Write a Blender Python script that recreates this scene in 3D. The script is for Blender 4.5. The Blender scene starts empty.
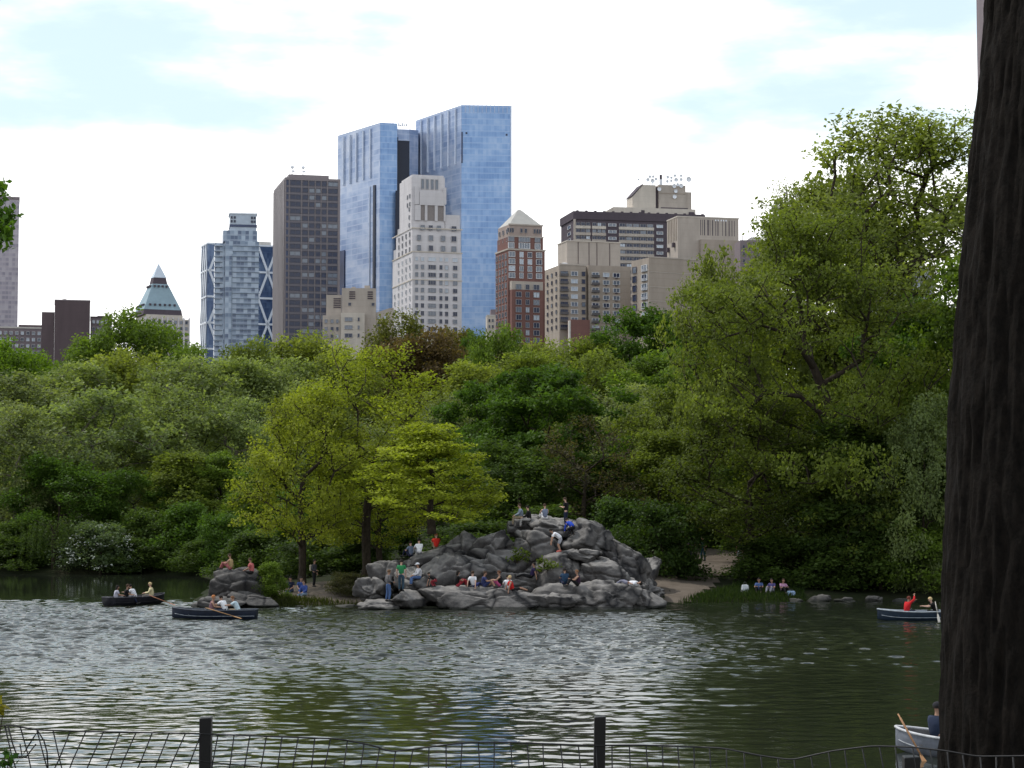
import bpy, math, random
import numpy as np
from mathutils import Vector, noise as mnoise
from mathutils.bvhtree import BVHTree

SC = bpy.context.scene
COL = SC.collection
R = math.radians
random.seed(7)
RNG = np.random.default_rng(7)

# ------------------------------------------------------------------ camera model
F = 2000.0
CAMZ = 6.0
PITCH = math.atan(116 / F)

def P(px, py, Y):
    """world point at forward distance Y seen in the photo at (px, py)"""
    a = (px - 512) / F
    b = (384 - py) / F
    dy = math.cos(PITCH) - b * math.sin(PITCH)
    dz = math.sin(PITCH) + b * math.cos(PITCH)
    t = Y / dy
    return Vector((a * t, Y, CAMZ + dz * t))

def ray(px, py):
    a = (px - 512) / F
    b = (384 - py) / F
    return Vector((a, math.cos(PITCH) - b * math.sin(PITCH), math.sin(PITCH) + b * math.cos(PITCH))).normalized()

cam = bpy.data.cameras.new('camera')
camo = bpy.data.objects.new('camera', cam)
COL.objects.link(camo)
camo.location = (0, 0, CAMZ)
camo.rotation_euler = (R(90) + PITCH, 0, 0)
cam.sensor_width = 36
cam.lens = F / 1024 * 36
cam.clip_start = 0.1
cam.clip_end = 20000
SC.camera = camo

# ------------------------------------------------------------------ materials
def nodes_of(name):
    m = bpy.data.materials.new(name)
    m.use_nodes = True
    nt = m.node_tree
    nt.nodes.clear()
    out = nt.nodes.new('ShaderNodeOutputMaterial')
    return m, nt, out

def N(nt, kind, **kw):
    n = nt.nodes.new(kind)
    for k, v in kw.items():
        setattr(n, k, v)
    return n

def L(nt, a, b):
    nt.links.new(a, b)

def ramp(nt, src, stops):
    r = N(nt, 'ShaderNodeValToRGB')
    el = r.color_ramp.elements
    while len(el) < len(stops):
        el.new(0.5)
    for e, (p, c) in zip(el, stops):
        e.position = p
        e.color = tuple(c) + (1,) if len(c) == 3 else c
    L(nt, src, r.inputs[0])
    return r.outputs[0]

def mapped(nt, scale=(1, 1, 1), coord='Object'):
    tc = N(nt, 'ShaderNodeTexCoord')
    mp = N(nt, 'ShaderNodeMapping')
    mp.inputs['Scale'].default_value = scale
    L(nt, tc.outputs[coord], mp.inputs[0])
    return mp.outputs[0]

def noise_tex(nt, vec, scale, detail=6, rough=0.6):
    n = N(nt, 'ShaderNodeTexNoise')
    n.inputs['Scale'].default_value = scale
    n.inputs['Detail'].default_value = detail
    n.inputs['Roughness'].default_value = rough
    L(nt, vec, n.inputs['Vector'])
    return n.outputs[0]

def math_n(nt, op, a, b=None, clamp=False):
    n = N(nt, 'ShaderNodeMath', operation=op, use_clamp=clamp)
    for i, x in enumerate((a, b)):
        if x is None:
            continue
        if isinstance(x, (int, float)):
            n.inputs[i].default_value = x
        else:
            L(nt, x, n.inputs[i])
    return n.outputs[0]

def mixc(nt, fac, a, b, blend='MIX'):
    n = N(nt, 'ShaderNodeMix', data_type='RGBA', blend_type=blend)
    for sock, x in ((n.inputs[0], fac), (n.inputs[6], a), (n.inputs[7], b)):
        if isinstance(x, (int, float)):
            sock.default_value = x
        elif isinstance(x, tuple):
            sock.default_value = x if len(x) == 4 else x + (1,)
        else:
            L(nt, x, sock)
    return n.outputs[2]

def principled(nt, out, color, rough=0.8, metal=0.0, spec=0.3):
    p = N(nt, 'ShaderNodeBsdfPrincipled')
    if isinstance(color, tuple):
        p.inputs['Base Color'].default_value = color + (1,)
    else:
        L(nt, color, p.inputs['Base Color'])
    p.inputs['Roughness'].default_value = rough
    p.inputs['Metallic'].default_value = metal
    p.inputs['Specular IOR Level'].default_value = spec
    L(nt, p.outputs[0], out.inputs[0])
    return p

def bump(nt, p, h, strength=0.5, dist=0.05):
    b = N(nt, 'ShaderNodeBump')
    b.inputs['Strength'].default_value = strength
    b.inputs['Distance'].default_value = dist
    L(nt, h, b.inputs['Height'])
    L(nt, b.outputs[0], p.inputs['Normal'])

_mc = {}
def simple(name, color, rough=0.8, metal=0.0, spec=0.3, var=0.25, scale=3.0):
    """noise-varied solid surface"""
    key = (name, color)
    if key in _mc:
        return _mc[key]
    m, nt, out = nodes_of(name)
    v = mapped(nt)
    f = noise_tex(nt, v, scale, 5)
    c = ramp(nt, f, [(0.3, tuple(x * (1 - var) for x in color)), (0.7, tuple(min(1, x * (1 + var)) for x in color))])
    p = principled(nt, out, c, rough, metal, spec)
    _mc[key] = m
    return m

def masonry(name, color, joint, rough=0.85, course=3.3):
    """stone or brick wall weathered in streaks, with faint floor lines"""
    m, nt, out = nodes_of(name)
    v = mapped(nt, (1, 1, 0.25))
    f = noise_tex(nt, v, 0.25, 8, 0.65)
    f2 = noise_tex(nt, mapped(nt), 2.2, 3)
    c = ramp(nt, f, [(0.25, tuple(x * 0.78 for x in color)), (0.75, tuple(min(1, x * 1.15) for x in color))])
    sep = N(nt, 'ShaderNodeSeparateXYZ')
    L(nt, mapped(nt), sep.inputs[0])
    z = math_n(nt, 'FRACT', math_n(nt, 'DIVIDE', sep.outputs[2], course))
    ln = math_n(nt, 'LESS_THAN', z, 0.12)
    c = mixc(nt, math_n(nt, 'MULTIPLY', ln, 0.35), c, joint)
    c = mixc(nt, math_n(nt, 'MULTIPLY', f2, 0.35), c, tuple(x * 0.8 for x in color))
    principled(nt, out, c, rough)
    return m

def curtain(name, base, dark, light, line, floor=3.8, mull=1.6, rough=0.18, metal=0.55, cellv=0.5, lw=0.12, cloud=0.6):
    """glass curtain wall: floor and mullion lines, panes that differ a little, soft uneven reflection"""
    m, nt, out = nodes_of(name)
    sep = N(nt, 'ShaderNodeSeparateXYZ')
    L(nt, mapped(nt), sep.inputs[0])
    h = math_n(nt, 'ADD', sep.outputs[0], sep.outputs[1])
    fz = math_n(nt, 'DIVIDE', sep.outputs[2], floor)
    fh = math_n(nt, 'DIVIDE', h, mull)
    cmb = N(nt, 'ShaderNodeCombineXYZ')
    L(nt, math_n(nt, 'FLOOR', fh), cmb.inputs[0])
    L(nt, math_n(nt, 'FLOOR', fz), cmb.inputs[1])
    wn = N(nt, 'ShaderNodeTexWhiteNoise', noise_dimensions='2D')
    L(nt, cmb.outputs[0], wn.inputs['Vector'])
    cell = wn.outputs['Value']
    big = noise_tex(nt, mapped(nt, (1, 1, 2.2)), 0.035, 5, 0.6)  # broad noise paints cloud reflections into the glass colour
    mix = math_n(nt, 'ADD', math_n(nt, 'MULTIPLY', cell, cellv), math_n(nt, 'MULTIPLY', big, cloud))
    mix = math_n(nt, 'ADD', mix, 0.5 - 0.5 * (cellv + cloud))
    c = ramp(nt, mix, [(0.25, dark), (0.5, base), (0.8, light)])
    lz = math_n(nt, 'LESS_THAN', math_n(nt, 'FRACT', fz), lw * 1.6)
    lx = math_n(nt, 'LESS_THAN', math_n(nt, 'FRACT', fh), lw)
    ln = math_n(nt, 'MAXIMUM', lz, math_n(nt, 'MULTIPLY', lx, 0.6))
    c = mixc(nt, math_n(nt, 'MULTIPLY', ln, 0.55), c, line)
    principled(nt, out, c, rough, metal, 0.5)
    return m

def leaf_material():
    m, nt, out = nodes_of('leaves')
    oi = N(nt, 'ShaderNodeObjectInfo')
    at = N(nt, 'ShaderNodeAttribute', attribute_name='tint')
    fac = math_n(nt, 'ADD', math_n(nt, 'MULTIPLY', at.outputs['Fac'], 0.9), 0.5)
    c = mixc(nt, 1.0, oi.outputs['Color'], mixc(nt, 0.0, (1, 1, 1), (1, 1, 1)), 'MULTIPLY')
    vm = N(nt, 'ShaderNodeVectorMath', operation='SCALE')
    L(nt, c, vm.inputs[0]); L(nt, fac, vm.inputs['Scale'])
    yel = mixc(nt, math_n(nt, 'MULTIPLY', at.outputs['Fac'], 0.25), vm.outputs[0], mixc(nt, 1.0, vm.outputs[0], (1.5, 1.15, 0.55), 'MULTIPLY'))
    p = N(nt, 'ShaderNodeBsdfPrincipled')
    L(nt, yel, p.inputs['Base Color'])
    p.inputs['Roughness'].default_value = 0.5
    p.inputs['Specular IOR Level'].default_value = 0.12
    tr = N(nt, 'ShaderNodeBsdfTranslucent')
    L(nt, mixc(nt, 1.0, yel, (1.25, 1.3, 0.5), 'MULTIPLY'), tr.inputs[0])
    ms = N(nt, 'ShaderNodeMixShader')
    ms.inputs[0].default_value = 0.48
    L(nt, p.outputs[0], ms.inputs[1]); L(nt, tr.outputs[0], ms.inputs[2])
    L(nt, ms.outputs[0], out.inputs[0])
    return m

def bark_material(name, dark, light, scale=6.0):
    m, nt, out = nodes_of(name)
    v = mapped(nt, (1, 1, 0.55))
    f = noise_tex(nt, v, scale, 8, 0.7)
    c = ramp(nt, f, [(0.3, dark), (0.7, light)])
    p = principled(nt, out, c, 0.95, 0, 0.15)
    bump(nt, p, f, 0.7, 0.03)
    return m

def rock_material(name='schist_rock', gain=1.0):
    m, nt, out = nodes_of(name)
    v = mapped(nt)
    f = noise_tex(nt, v, 0.9, 9, 0.68)
    g = noise_tex(nt, mapped(nt, (1, 1, 0.35)), 1.7, 6, 0.6)
    vo = N(nt, 'ShaderNodeTexVoronoi', feature='DISTANCE_TO_EDGE')
    vo.inputs['Scale'].default_value = 0.33
    wv = N(nt, 'ShaderNodeMix', data_type='RGBA')
    wv.inputs[0].default_value = 0.45
    L(nt, v, wv.inputs[6])
    nn = N(nt, 'ShaderNodeTexNoise'); nn.inputs['Scale'].default_value = 1.3
    L(nt, v, nn.inputs['Vector']); L(nt, nn.outputs[1], wv.inputs[7])
    L(nt, wv.outputs[2], vo.inputs['Vector'])
    crack = math_n(nt, 'SMOOTH_MIN', math_n(nt, 'MULTIPLY', vo.outputs['Distance'], 26.0), 1.0)
    c = ramp(nt, f, [(0.28, (0.022 * gain, 0.021 * gain, 0.021 * gain)), (0.5, (0.058 * gain, 0.055 * gain, 0.054 * gain)), (0.75, (0.115 * gain, 0.108 * gain, 0.103 * gain))])
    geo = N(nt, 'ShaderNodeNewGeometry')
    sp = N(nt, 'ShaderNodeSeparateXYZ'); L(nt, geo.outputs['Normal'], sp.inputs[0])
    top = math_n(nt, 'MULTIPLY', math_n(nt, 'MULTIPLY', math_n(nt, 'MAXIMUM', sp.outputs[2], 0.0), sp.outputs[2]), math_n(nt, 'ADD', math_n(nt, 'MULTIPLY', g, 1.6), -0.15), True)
    c = mixc(nt, math_n(nt, 'MULTIPLY', top, 0.95), c, (0.235 * gain, 0.225 * gain, 0.214 * gain))  # up-facing rock painted paler, as light from above leaves it
    c = mixc(nt, math_n(nt, 'SUBTRACT', 1.0, crack, True), c, (0.02, 0.02, 0.022))
    spz = N(nt, 'ShaderNodeSeparateXYZ'); L(nt, geo.outputs['Position'], spz.inputs[0])
    wet = math_n(nt, 'LESS_THAN', math_n(nt, 'ADD', spz.outputs[2], math_n(nt, 'MULTIPLY', f, 0.25)), 0.27)
    c = mixc(nt, math_n(nt, 'MULTIPLY', wet, 0.75), c, (0.018, 0.02, 0.016))
    p = principled(nt, out, c, 0.82, 0, 0.25)
    h = math_n(nt, 'ADD', math_n(nt, 'MULTIPLY', crack, 0.5), math_n(nt, 'ADD', f, math_n(nt, 'MULTIPLY', noise_tex(nt, v, 6, 6), 0.3)))
    bump(nt, p, h, 0.8, 0.16)
    return m

def ground_material():
    m, nt, out = nodes_of('forest_floor')
    f = noise_tex(nt, mapped(nt), 0.35, 8, 0.65)
    g = noise_tex(nt, mapped(nt), 6.0, 4)
    c = ramp(nt, f, [(0.3, (0.018, 0.017, 0.010)), (0.5, (0.018, 0.026, 0.009)), (0.7, (0.032, 0.027, 0.017))])
    c = mixc(nt, math_n(nt, 'MULTIPLY', g, 0.5), c, (0.02, 0.024, 0.012))
    p = principled(nt, out, c, 0.95, 0, 0.1)
    bump(nt, p, g, 0.6, 0.1)
    return m

def dirt_material():
    m, nt, out = nodes_of('trodden_dirt')
    f = noise_tex(nt, mapped(nt), 0.8, 8, 0.65)
    g = noise_tex(nt, mapped(nt), 9.0, 4)
    c = ramp(nt, f, [(0.3, (0.098, 0.082, 0.067)), (0.7, (0.18, 0.152, 0.126))])
    c = mixc(nt, math_n(nt, 'MULTIPLY', g, 0.35), c, (0.08, 0.06, 0.045))
    p = principled(nt, out, c, 0.95, 0, 0.1)
    bump(nt, p, g, 0.5, 0.05)
    return m

def water_material():
    m, nt, out = nodes_of('lake_water')
    tc = N(nt, 'ShaderNodeTexCoord')
    def mp(scale, rot=0.0):
        q = N(nt, 'ShaderNodeMapping')
        q.inputs['Scale'].default_value = scale
        q.inputs['Rotation'].default_value = (0, 0, rot)
        L(nt, tc.outputs['Object'], q.inputs[0])
        return q.outputs[0]
    a = noise_tex(nt, mp((0.55, 1.0, 1), R(8)), 1.1, 3, 0.5)
    b = noise_tex(nt, mp((0.6, 1.0, 1), R(-14)), 3.6, 3, 0.55)
    c = noise_tex(nt, mp((0.7, 1.0, 1), R(4)), 9.5, 2, 0.5)
    h = math_n(nt, 'ADD', math_n(nt, 'MULTIPLY', b, 0.4), math_n(nt, 'MULTIPLY', c, 0.25))
    # wind patches: ruffled in the open, calm under the far bank and at the right
    w = noise_tex(nt, mp((0.35, 1.0, 1), R(3)), 0.07, 3, 0.55)
    sep = N(nt, 'ShaderNodeSeparateXYZ'); L(nt, tc.outputs['Object'], sep.inputs[0])
    def mr(x, a0, a1, b0=0.0, b1=1.0):
        q = N(nt, 'ShaderNodeMapRange', interpolation_type='SMOOTHSTEP')
        for i, vv in enumerate((a0, a1, b0, b1)):
            q.inputs[i + 1].default_value = vv
        L(nt, x, q.inputs[0]); return q.outputs[0]
    far = mr(sep.outputs[1], 112.0, 132.0, 1.0, 0.12)
    rt = mr(math_n(nt, 'DIVIDE', sep.outputs[0], math_n(nt, 'ADD', sep.outputs[1], 20.0)), 0.05, 0.16, 1.0, 0.45)
    gust = mr(w, 0.36, 0.62, 0.45, 1.15)
    amp = math_n(nt, 'MULTIPLY', math_n(nt, 'MULTIPLY', far, rt), math_n(nt, 'MULTIPLY', gust, mr(sep.outputs[1], 48.0, 80.0, 0.25, 1.3)))
    p = principled(nt, out, (0.017, 0.021, 0.014), 0.05, 0.0, 0.5)
    p.inputs['IOR'].default_value = 1.33
    bn = N(nt, 'ShaderNodeBump')
    bn.inputs['Distance'].default_value = WATER_BUMP
    L(nt, amp, bn.inputs['Strength'])
    L(nt, h, bn.inputs['Height'])
    L(nt, bn.outputs[0], p.inputs['Normal'])
    return m
WATER_BUMP = 0.02

# ------------------------------------------------------------------ mesh helpers
def raw_mesh(name, V, quads=None, tris=None, polys=None):
    me = bpy.data.meshes.new(name)
    if polys is not None:
        me.from_pydata([tuple(v) for v in V], [], polys)
        return me
    V = np.asarray(V, dtype=np.float32)
    fq = np.asarray(quads if quads is not None else [], dtype=np.int32).reshape(-1, 4)
    ft = np.asarray(tris if tris is not None else [], dtype=np.int32).reshape(-1, 3)
    me.vertices.add(len(V)); me.vertices.foreach_set('co', V.ravel())
    nl = fq.size + ft.size
    me.loops.add(nl)
    me.loops.foreach_set('vertex_index', np.concatenate([fq.ravel(), ft.ravel()]).astype(np.int32))
    me.polygons.add(len(fq) + len(ft))
    st = np.concatenate([np.arange(len(fq)) * 4, fq.size + np.arange(len(ft)) * 3]).astype(np.int32)
    me.polygons.foreach_set('loop_start', st)
    me.update(calc_edges=True)
    me.validate()
    return me

def smooth(me):
    me.polygons.foreach_set('use_smooth', np.ones(len(me.polygons), dtype=bool))
    me.update()
    return me

def link(name, me, mat=None, parent=None, loc=None):
    o = bpy.data.objects.new(name, me)
    COL.objects.link(o)
    if mat is not None and me is not None and len(me.materials) == 0:
        for mm in (mat if isinstance(mat, (list, tuple)) else [mat]):
            me.materials.append(mm)
    if parent is not None:
        o.parent = parent
    if loc is not None:
        o.location = loc
    return o

def tag(o, label, cat, group=None, kind=None):
    o['label'] = label
    o['category'] = cat
    if group: o['group'] = group
    if kind: o['kind'] = kind
    return o

def empty(name, loc, rz=0.0):
    o = bpy.data.objects.new(name, None)
    COL.objects.link(o)
    o.empty_display_size = 0.3
    o.location = loc
    o.rotation_euler = (0, 0, rz)
    return o

class MB:
    """collects boxes, prisms and tubes for ONE mesh; faces carry a material slot"""
    def __init__(self):
        self.v = []; self.f = []; self.m = []
    def add(self, V, Fs, mi=0):
        b = len(self.v)
        self.v += [tuple(x) for x in V]
        for q in Fs:
            self.f.append(tuple(i + b for i in q)); self.m.append(mi)
    def box(self, x0, x1, y0, y1, z0, z1, mi=0):
        V = [(x, y, z) for z in (z0, z1) for y in (y0, y1) for x in (x0, x1)]
        self.add(V, [(0, 2, 3, 1), (4, 5, 7, 6), (0, 1, 5, 4), (2, 6, 7, 3), (0, 4, 6, 2), (1, 3, 7, 5)], mi)
    def prism(self, base, top, mi=0):
        n = len(base)
        Fs = [tuple(range(n))[::-1], tuple(range(n, 2 * n))]
        Fs += [(i, (i + 1) % n, n + (i + 1) % n, n + i) for i in range(n)]
        self.add(list(base) + list(top), Fs, mi)
    def tube(self, pts, rad, sides=6, mi=0, cap=True):
        pts = [Vector(p) for p in pts]
        n = len(pts)
        rads = rad if isinstance(rad, (list, tuple)) else [rad] * n
        V = []
        ref = None
        for i in range(n):
            d = (pts[min(i + 1, n - 1)] - pts[max(i - 1, 0)])
            d = d.normalized() if d.length > 1e-9 else Vector((0, 0, 1))
            if ref is None:
                ref = Vector((0, 0, 1)) if abs(d.z) < 0.9 else Vector((1, 0, 0))
            a = (ref - d * ref.dot(d)).normalized()
            ref = a
            b = d.cross(a)
            for k in range(sides):
                t = 2 * math.pi * k / sides
                V.append(pts[i] + (a * math.cos(t) + b * math.sin(t)) * rads[i])
        Fs = []
        for i in range(n - 1):
            for k in range(sides):
                k2 = (k + 1) % sides
                Fs.append((i * sides + k, i * sides + k2, (i + 1) * sides + k2, (i + 1) * sides + k))
        if cap:
            Fs.append(tuple(range(sides))[::-1]); Fs.append(tuple((n - 1) * sides + k for k in range(sides)))
        self.add(V, Fs, mi)
    def ball(self, c, r, seg=10, rings=7, mi=0, zlo=-1.0):
        rx, ry, rz = r if isinstance(r, (tuple, list)) else (r, r, r)
        V = []; Fs = []
        for j in range(rings + 1):
            t = math.acos(max(-1, min(1, 1 - (1 - zlo) * j / rings)))
            for k in range(seg):
                p = 2 * math.pi * k / seg
                V.append((c[0] + rx * math.sin(t) * math.cos(p), c[1] + ry * math.sin(t) * math.sin(p), c[2] + rz * math.cos(t)))
        for j in range(rings):
            for k in range(seg):
                k2 = (k + 1) % seg
                Fs.append((j * seg + k, (j + 1) * seg + k, (j + 1) * seg + k2, j * seg + k2))
        self.add(V, Fs, mi)
    def mesh(self, name, mats=None, sm=False):
        me = bpy.data.meshes.new(name)
        me.from_pydata(self.v, [], self.f)
        me.polygons.foreach_set('material_index', np.array(self.m, dtype=np.int32))
        if mats is not None:
            for x in (mats if isinstance(mats, (list, tuple)) else [mats]):
                me.materials.append(x)
        me.update()
        if sm: smooth(me)
        return me
    def build(self, name, mats, parent=None, loc=None, sm=False):
        return link(name, self.mesh(name, mats, sm), None, parent, loc)

# ------------------------------------------------------------------ materials used
LEAF = leaf_material()
BARK = bark_material('dark_bark', (0.018, 0.014, 0.01), (0.06, 0.048, 0.036))
PALEBARK = bark_material('pale_bark', (0.07, 0.06, 0.045), (0.24, 0.22, 0.18), 3.0)
FOREBARK = bark_material('furrowed_bark', (0.002, 0.0017, 0.0014), (0.014, 0.0108, 0.0085), 22.0)  # bark taken near black, canopy shade included in the colour
ROCK = rock_material('schist_rock', 1.3)
ROCKD = rock_material('dark_rock', .75)
GROUND = ground_material()
DIRT = dirt_material()
WATER = water_material()

# ------------------------------------------------------------------ lake outline and terrain
def on_water(px, py):
    p = ray(px, py)
    t = -CAMZ / p.z
    return (p.x * t, p.y * t)

shore_px = [(-260, 572), (-120, 573), (0, 573), (60, 574), (130, 573), (195, 575), (214, 580), (204, 590), (192, 602), (210, 607.5),
            (270, 606.5), (340, 604.5), (372, 604), (420, 604.5), (520, 605), (610, 605), (645, 605), (664, 603.5), (740, 602.5),
            (800, 601), (880, 600), (960, 601), (1060, 603), (1180, 606)]
LAKE = [(-150.0, 162.0)] + [on_water(*q) for q in shore_px] + [(70.0, 112.0), (95, 70), (80, 26.0), (30, 23), (0, 22.0), (-30, 23), (-80, 26), (-150, 40)]
LAKE = np.array(LAKE)

def sdist(X, Y):
    """signed distance to the lake edge, positive on land"""
    X = np.asarray(X, float); Y = np.asarray(Y, float)
    d = np.full(X.shape, 1e9); inside = np.zeros(X.shape, bool)
    n = len(LAKE)
    for i in range(n):
        x0, y0 = LAKE[i]; x1, y1 = LAKE[(i + 1) % n]
        ex, ey = x1 - x0, y1 - y0
        t = np.clip(((X - x0) * ex + (Y - y0) * ey) / (ex * ex + ey * ey + 1e-12), 0, 1)
        d = np.minimum(d, np.hypot(X - x0 - t * ex, Y - y0 - t * ey))
        c = ((y0 > Y) != (y1 > Y)) & (X < (x1 - x0) * (Y - y0) / (y1 - y0 + 1e-12) + x0)
        inside ^= c
    return np.where(inside, -d, d)

def height(X, Y):
    X = np.asarray(X, float); Y = np.asarray(Y, float)
    s = sdist(X, Y)
    so = np.maximum(s, 0)
    wob = 0.22 * np.sin(X * 0.31 + 1.3) * np.cos(Y * 0.27) + 0.12 * np.sin(X * 0.83 + Y * 0.61)
    farz = 0.28 * (1 - np.exp(-so / 0.8)) + 9.5 * (1 - np.exp(-so / 125.0)) + wob * (1 - np.exp(-so / 6.0))
    t = np.clip(so / 11.5, 0, 1)
    nearz = 4.05 * (t * t * (3 - 2 * t)) + 0.3 * np.clip((so - 11) / 12.0, 0, 1)
    k = np.clip((Y - 35) / 30.0, 0, 1)
    z = farz * k + nearz * (1 - k)
    return np.where(s < 0, -0.12 - np.minimum(1.6, -s * 0.28), z)

def hz(x, y):
    return float(height(np.array([x]), np.array([y]))[0])

def axis_coords(lo, hi, step, far_lo, far_hi):
    a = list(np.arange(lo, hi + 0.01, step))
    x = hi; st = step
    while x < far_hi:
        st *= 1.35; x += st; a.append(x)
    x = lo; st = step
    while x > far_lo:
        st *= 1.35; x -= st; a.insert(0, x)
    return np.array(a)

xs = axis_coords(-120, 100, 1.0, -9000, 9000)
ys = axis_coords(-6, 260, 1.0, -600, 12000)
XX, YY = np.meshgrid(xs, ys)
ZZ = height(XX, YY)
V = np.stack([XX.ravel(), YY.ravel(), ZZ.ravel()], 1)
nx, ny = len(xs), len(ys)
ii = (np.arange(ny - 1)[:, None] * nx + np.arange(nx - 1)[None, :]).ravel()
quads = np.stack([ii, ii + 1, ii + 1 + nx, ii + nx], 1)
g = link('ground', smooth(raw_mesh('ground', V, quads)), GROUND)
g['kind'] = 'structure'

def smst(x, a, b):
    t = np.clip((x - a) / (b - a), 0, 1)
    return t * t * (3 - 2 * t)

def lake_surface():
    # one sheet of real wavelets, finer toward the near bank, running flat to every bank
    yr = np.concatenate([[18.0], np.arange(20, 70, .085), np.arange(70, 118, .11), np.arange(118, 136, .2), [138, 142, 150, 160, 176]])
    u = np.linspace(-1, 1, 560)
    Yg = np.repeat(yr[:, None], 564, 1)
    half = .31 * yr + 2.0
    Xg = np.concatenate([np.full((len(yr), 1), -170.0), (-half - 6)[:, None], half[:, None] * u[None], (half + 6)[:, None], np.full((len(yr), 1), 115.0)], 1)
    rg = np.random.default_rng(21)
    Zg = np.zeros_like(Xg); 
    n = 60
    lam = np.exp(rg.uniform(math.log(.34), math.log(1.8), n))
    ang = rg.normal(0, R(40), n) + R(90)
    ph = rg.uniform(0, 6.28, n)
    wx = .35 * np.sin(Xg * .21 + Yg * .13) + .3 * np.sin(Yg * .37 - Xg * .11)
    for l, a, p in zip(lam, ang, ph):
        k = 2 * math.pi / l
        am = 1.0 / k * math.sqrt(2.0 / n)
        kk = k * (math.cos(a) * (Xg + wx) + math.sin(a) * (Yg + wx * .6)) + p
        Zg += am * (np.sin(kk) + .22 * np.sin(2 * kk + 1.3))
    # gusts: ruffled patches and slicks
    G = np.zeros_like(Xg)
    for i in range(14):
        fx = rg.normal() * .05; fy = rg.normal() * .16
        G += np.sin(Xg * fx + Yg * fy + rg.uniform(0, 6.28))
    G = .5 + .5 * np.tanh(G / 3.4)
    ratio = Xg / (Yg + 8)
    calm_far = 1 - .86 * smst(Yg, 113, 129)
    calm_rt = 1 - .40 * smst(ratio, .05, .16)
    slope = (.047 + .115 * smst(Yg, 62, 86)) * (.2 + 1.5 * G) * calm_far * calm_rt
    edge = smst(Yg, 19, 23) * (1 - smst(Yg, 130, 137)) * (1 - smst(np.abs(Xg) / (.31 * Yg + 2.0), .9, 1.0))
    Zg = Zg * slope * edge
    V = np.stack([Xg.ravel(), Yg.ravel(), Zg.ravel()], 1)
    ny, nx = Xg.shape
    ii = (np.arange(ny - 1)[:, None] * nx + np.arange(nx - 1)[None, :]).ravel()
    return smooth(raw_mesh('water', V, np.stack([ii, ii + 1, ii + 1 + nx, ii + nx], 1)))
WAVE = .115
w = link('water', lake_surface(), WATER); w['kind'] = 'structure'

def patch(name, outline, mat, lift=0.03, step=0.5):
    """a sheet draped on the terrain inside an outline"""
    pts = np.array(outline)
    gx = np.arange(pts[:, 0].min(), pts[:, 0].max(), step); gy = np.arange(pts[:, 1].min(), pts[:, 1].max(), step)
    A, B = np.meshgrid(gx, gy)
    ins = np.zeros(A.shape, bool); n = len(pts)
    for i in range(n):
        x0, y0 = pts[i]; x1, y1 = pts[(i + 1) % n]
        ins ^= ((y0 > B) != (y1 > B)) & (A < (x1 - x0) * (B - y0) / (y1 - y0 + 1e-12) + x0)
    H = height(A, B) + lift
    idx = {}; Vv = []; Q = []
    def vid(j, i):
        if (j, i) not in idx:
            idx[(j, i)] = len(Vv); Vv.append((A[j, i], B[j, i], H[j, i]))
        return idx[(j, i)]
    for j in range(A.shape[0] - 1):
        for i in range(A.shape[1] - 1):
            if ins[j, i] and ins[j, i + 1] and ins[j + 1, i] and ins[j + 1, i + 1]:
                Q.append((vid(j, i), vid(j, i + 1), vid(j + 1, i + 1), vid(j + 1, i)))
    o = link(name, smooth(raw_mesh(name, Vv, Q)), mat)
    o['kind'] = 'structure'
    return o

# dirt path that climbs away to the right of the outcrop, and the bare bank at the left
def blob(pts, n=6):
    out = []
    m = len(pts)
    for i in range(m):
        p0, p1, p2, p3 = (Vector(pts[(i + k - 1) % m] + (0,)) for k in range(4))
        for k in range(n):
            t = k / n
            q = 0.5 * ((2 * p1) + (p2 - p0) * t + (2 * p0 - 5 * p1 + 4 * p2 - p3) * t * t + (3 * p1 - p0 - 3 * p2 + p3) * t ** 3)
            out.append((q.x, q.y))
    return out
patch('path', blob([(8.0, 114.5), (8.7, 119), (9.9, 124), (11.4, 131), (11.0, 139), (12.0, 147), (17.2, 147.5), (15.6, 137), (13.6, 128), (12.4, 122), (10.6, 117.2), (9.4, 114.8)]), DIRT, 0.05)
patch('bare_bank', blob([(-14.2, 115), (-14.0, 121), (-11.5, 125), (-8.6, 121), (-8.2, 115.5), (-11, 114.2)]), DIRT, 0.05)
patch('clearing_ground', blob([(-1.5, 119), (-4, 128), (0, 134), (8, 134), (11, 126), (8.5, 119)]), DIRT, 0.05)

# ------------------------------------------------------------------ rocks
def ico(sub):
    import bmesh
    bm = bmesh.new(); bmesh.ops.create_icosphere(bm, subdivisions=sub, radius=1.0)
    v = np.array([x.co[:] for x in bm.verts]); f = np.array([[q.index for q in p.verts] for p in bm.faces])
    bm.free(); return v, f
ICO5 = ico(5); ICO4 = ico(4)

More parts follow.
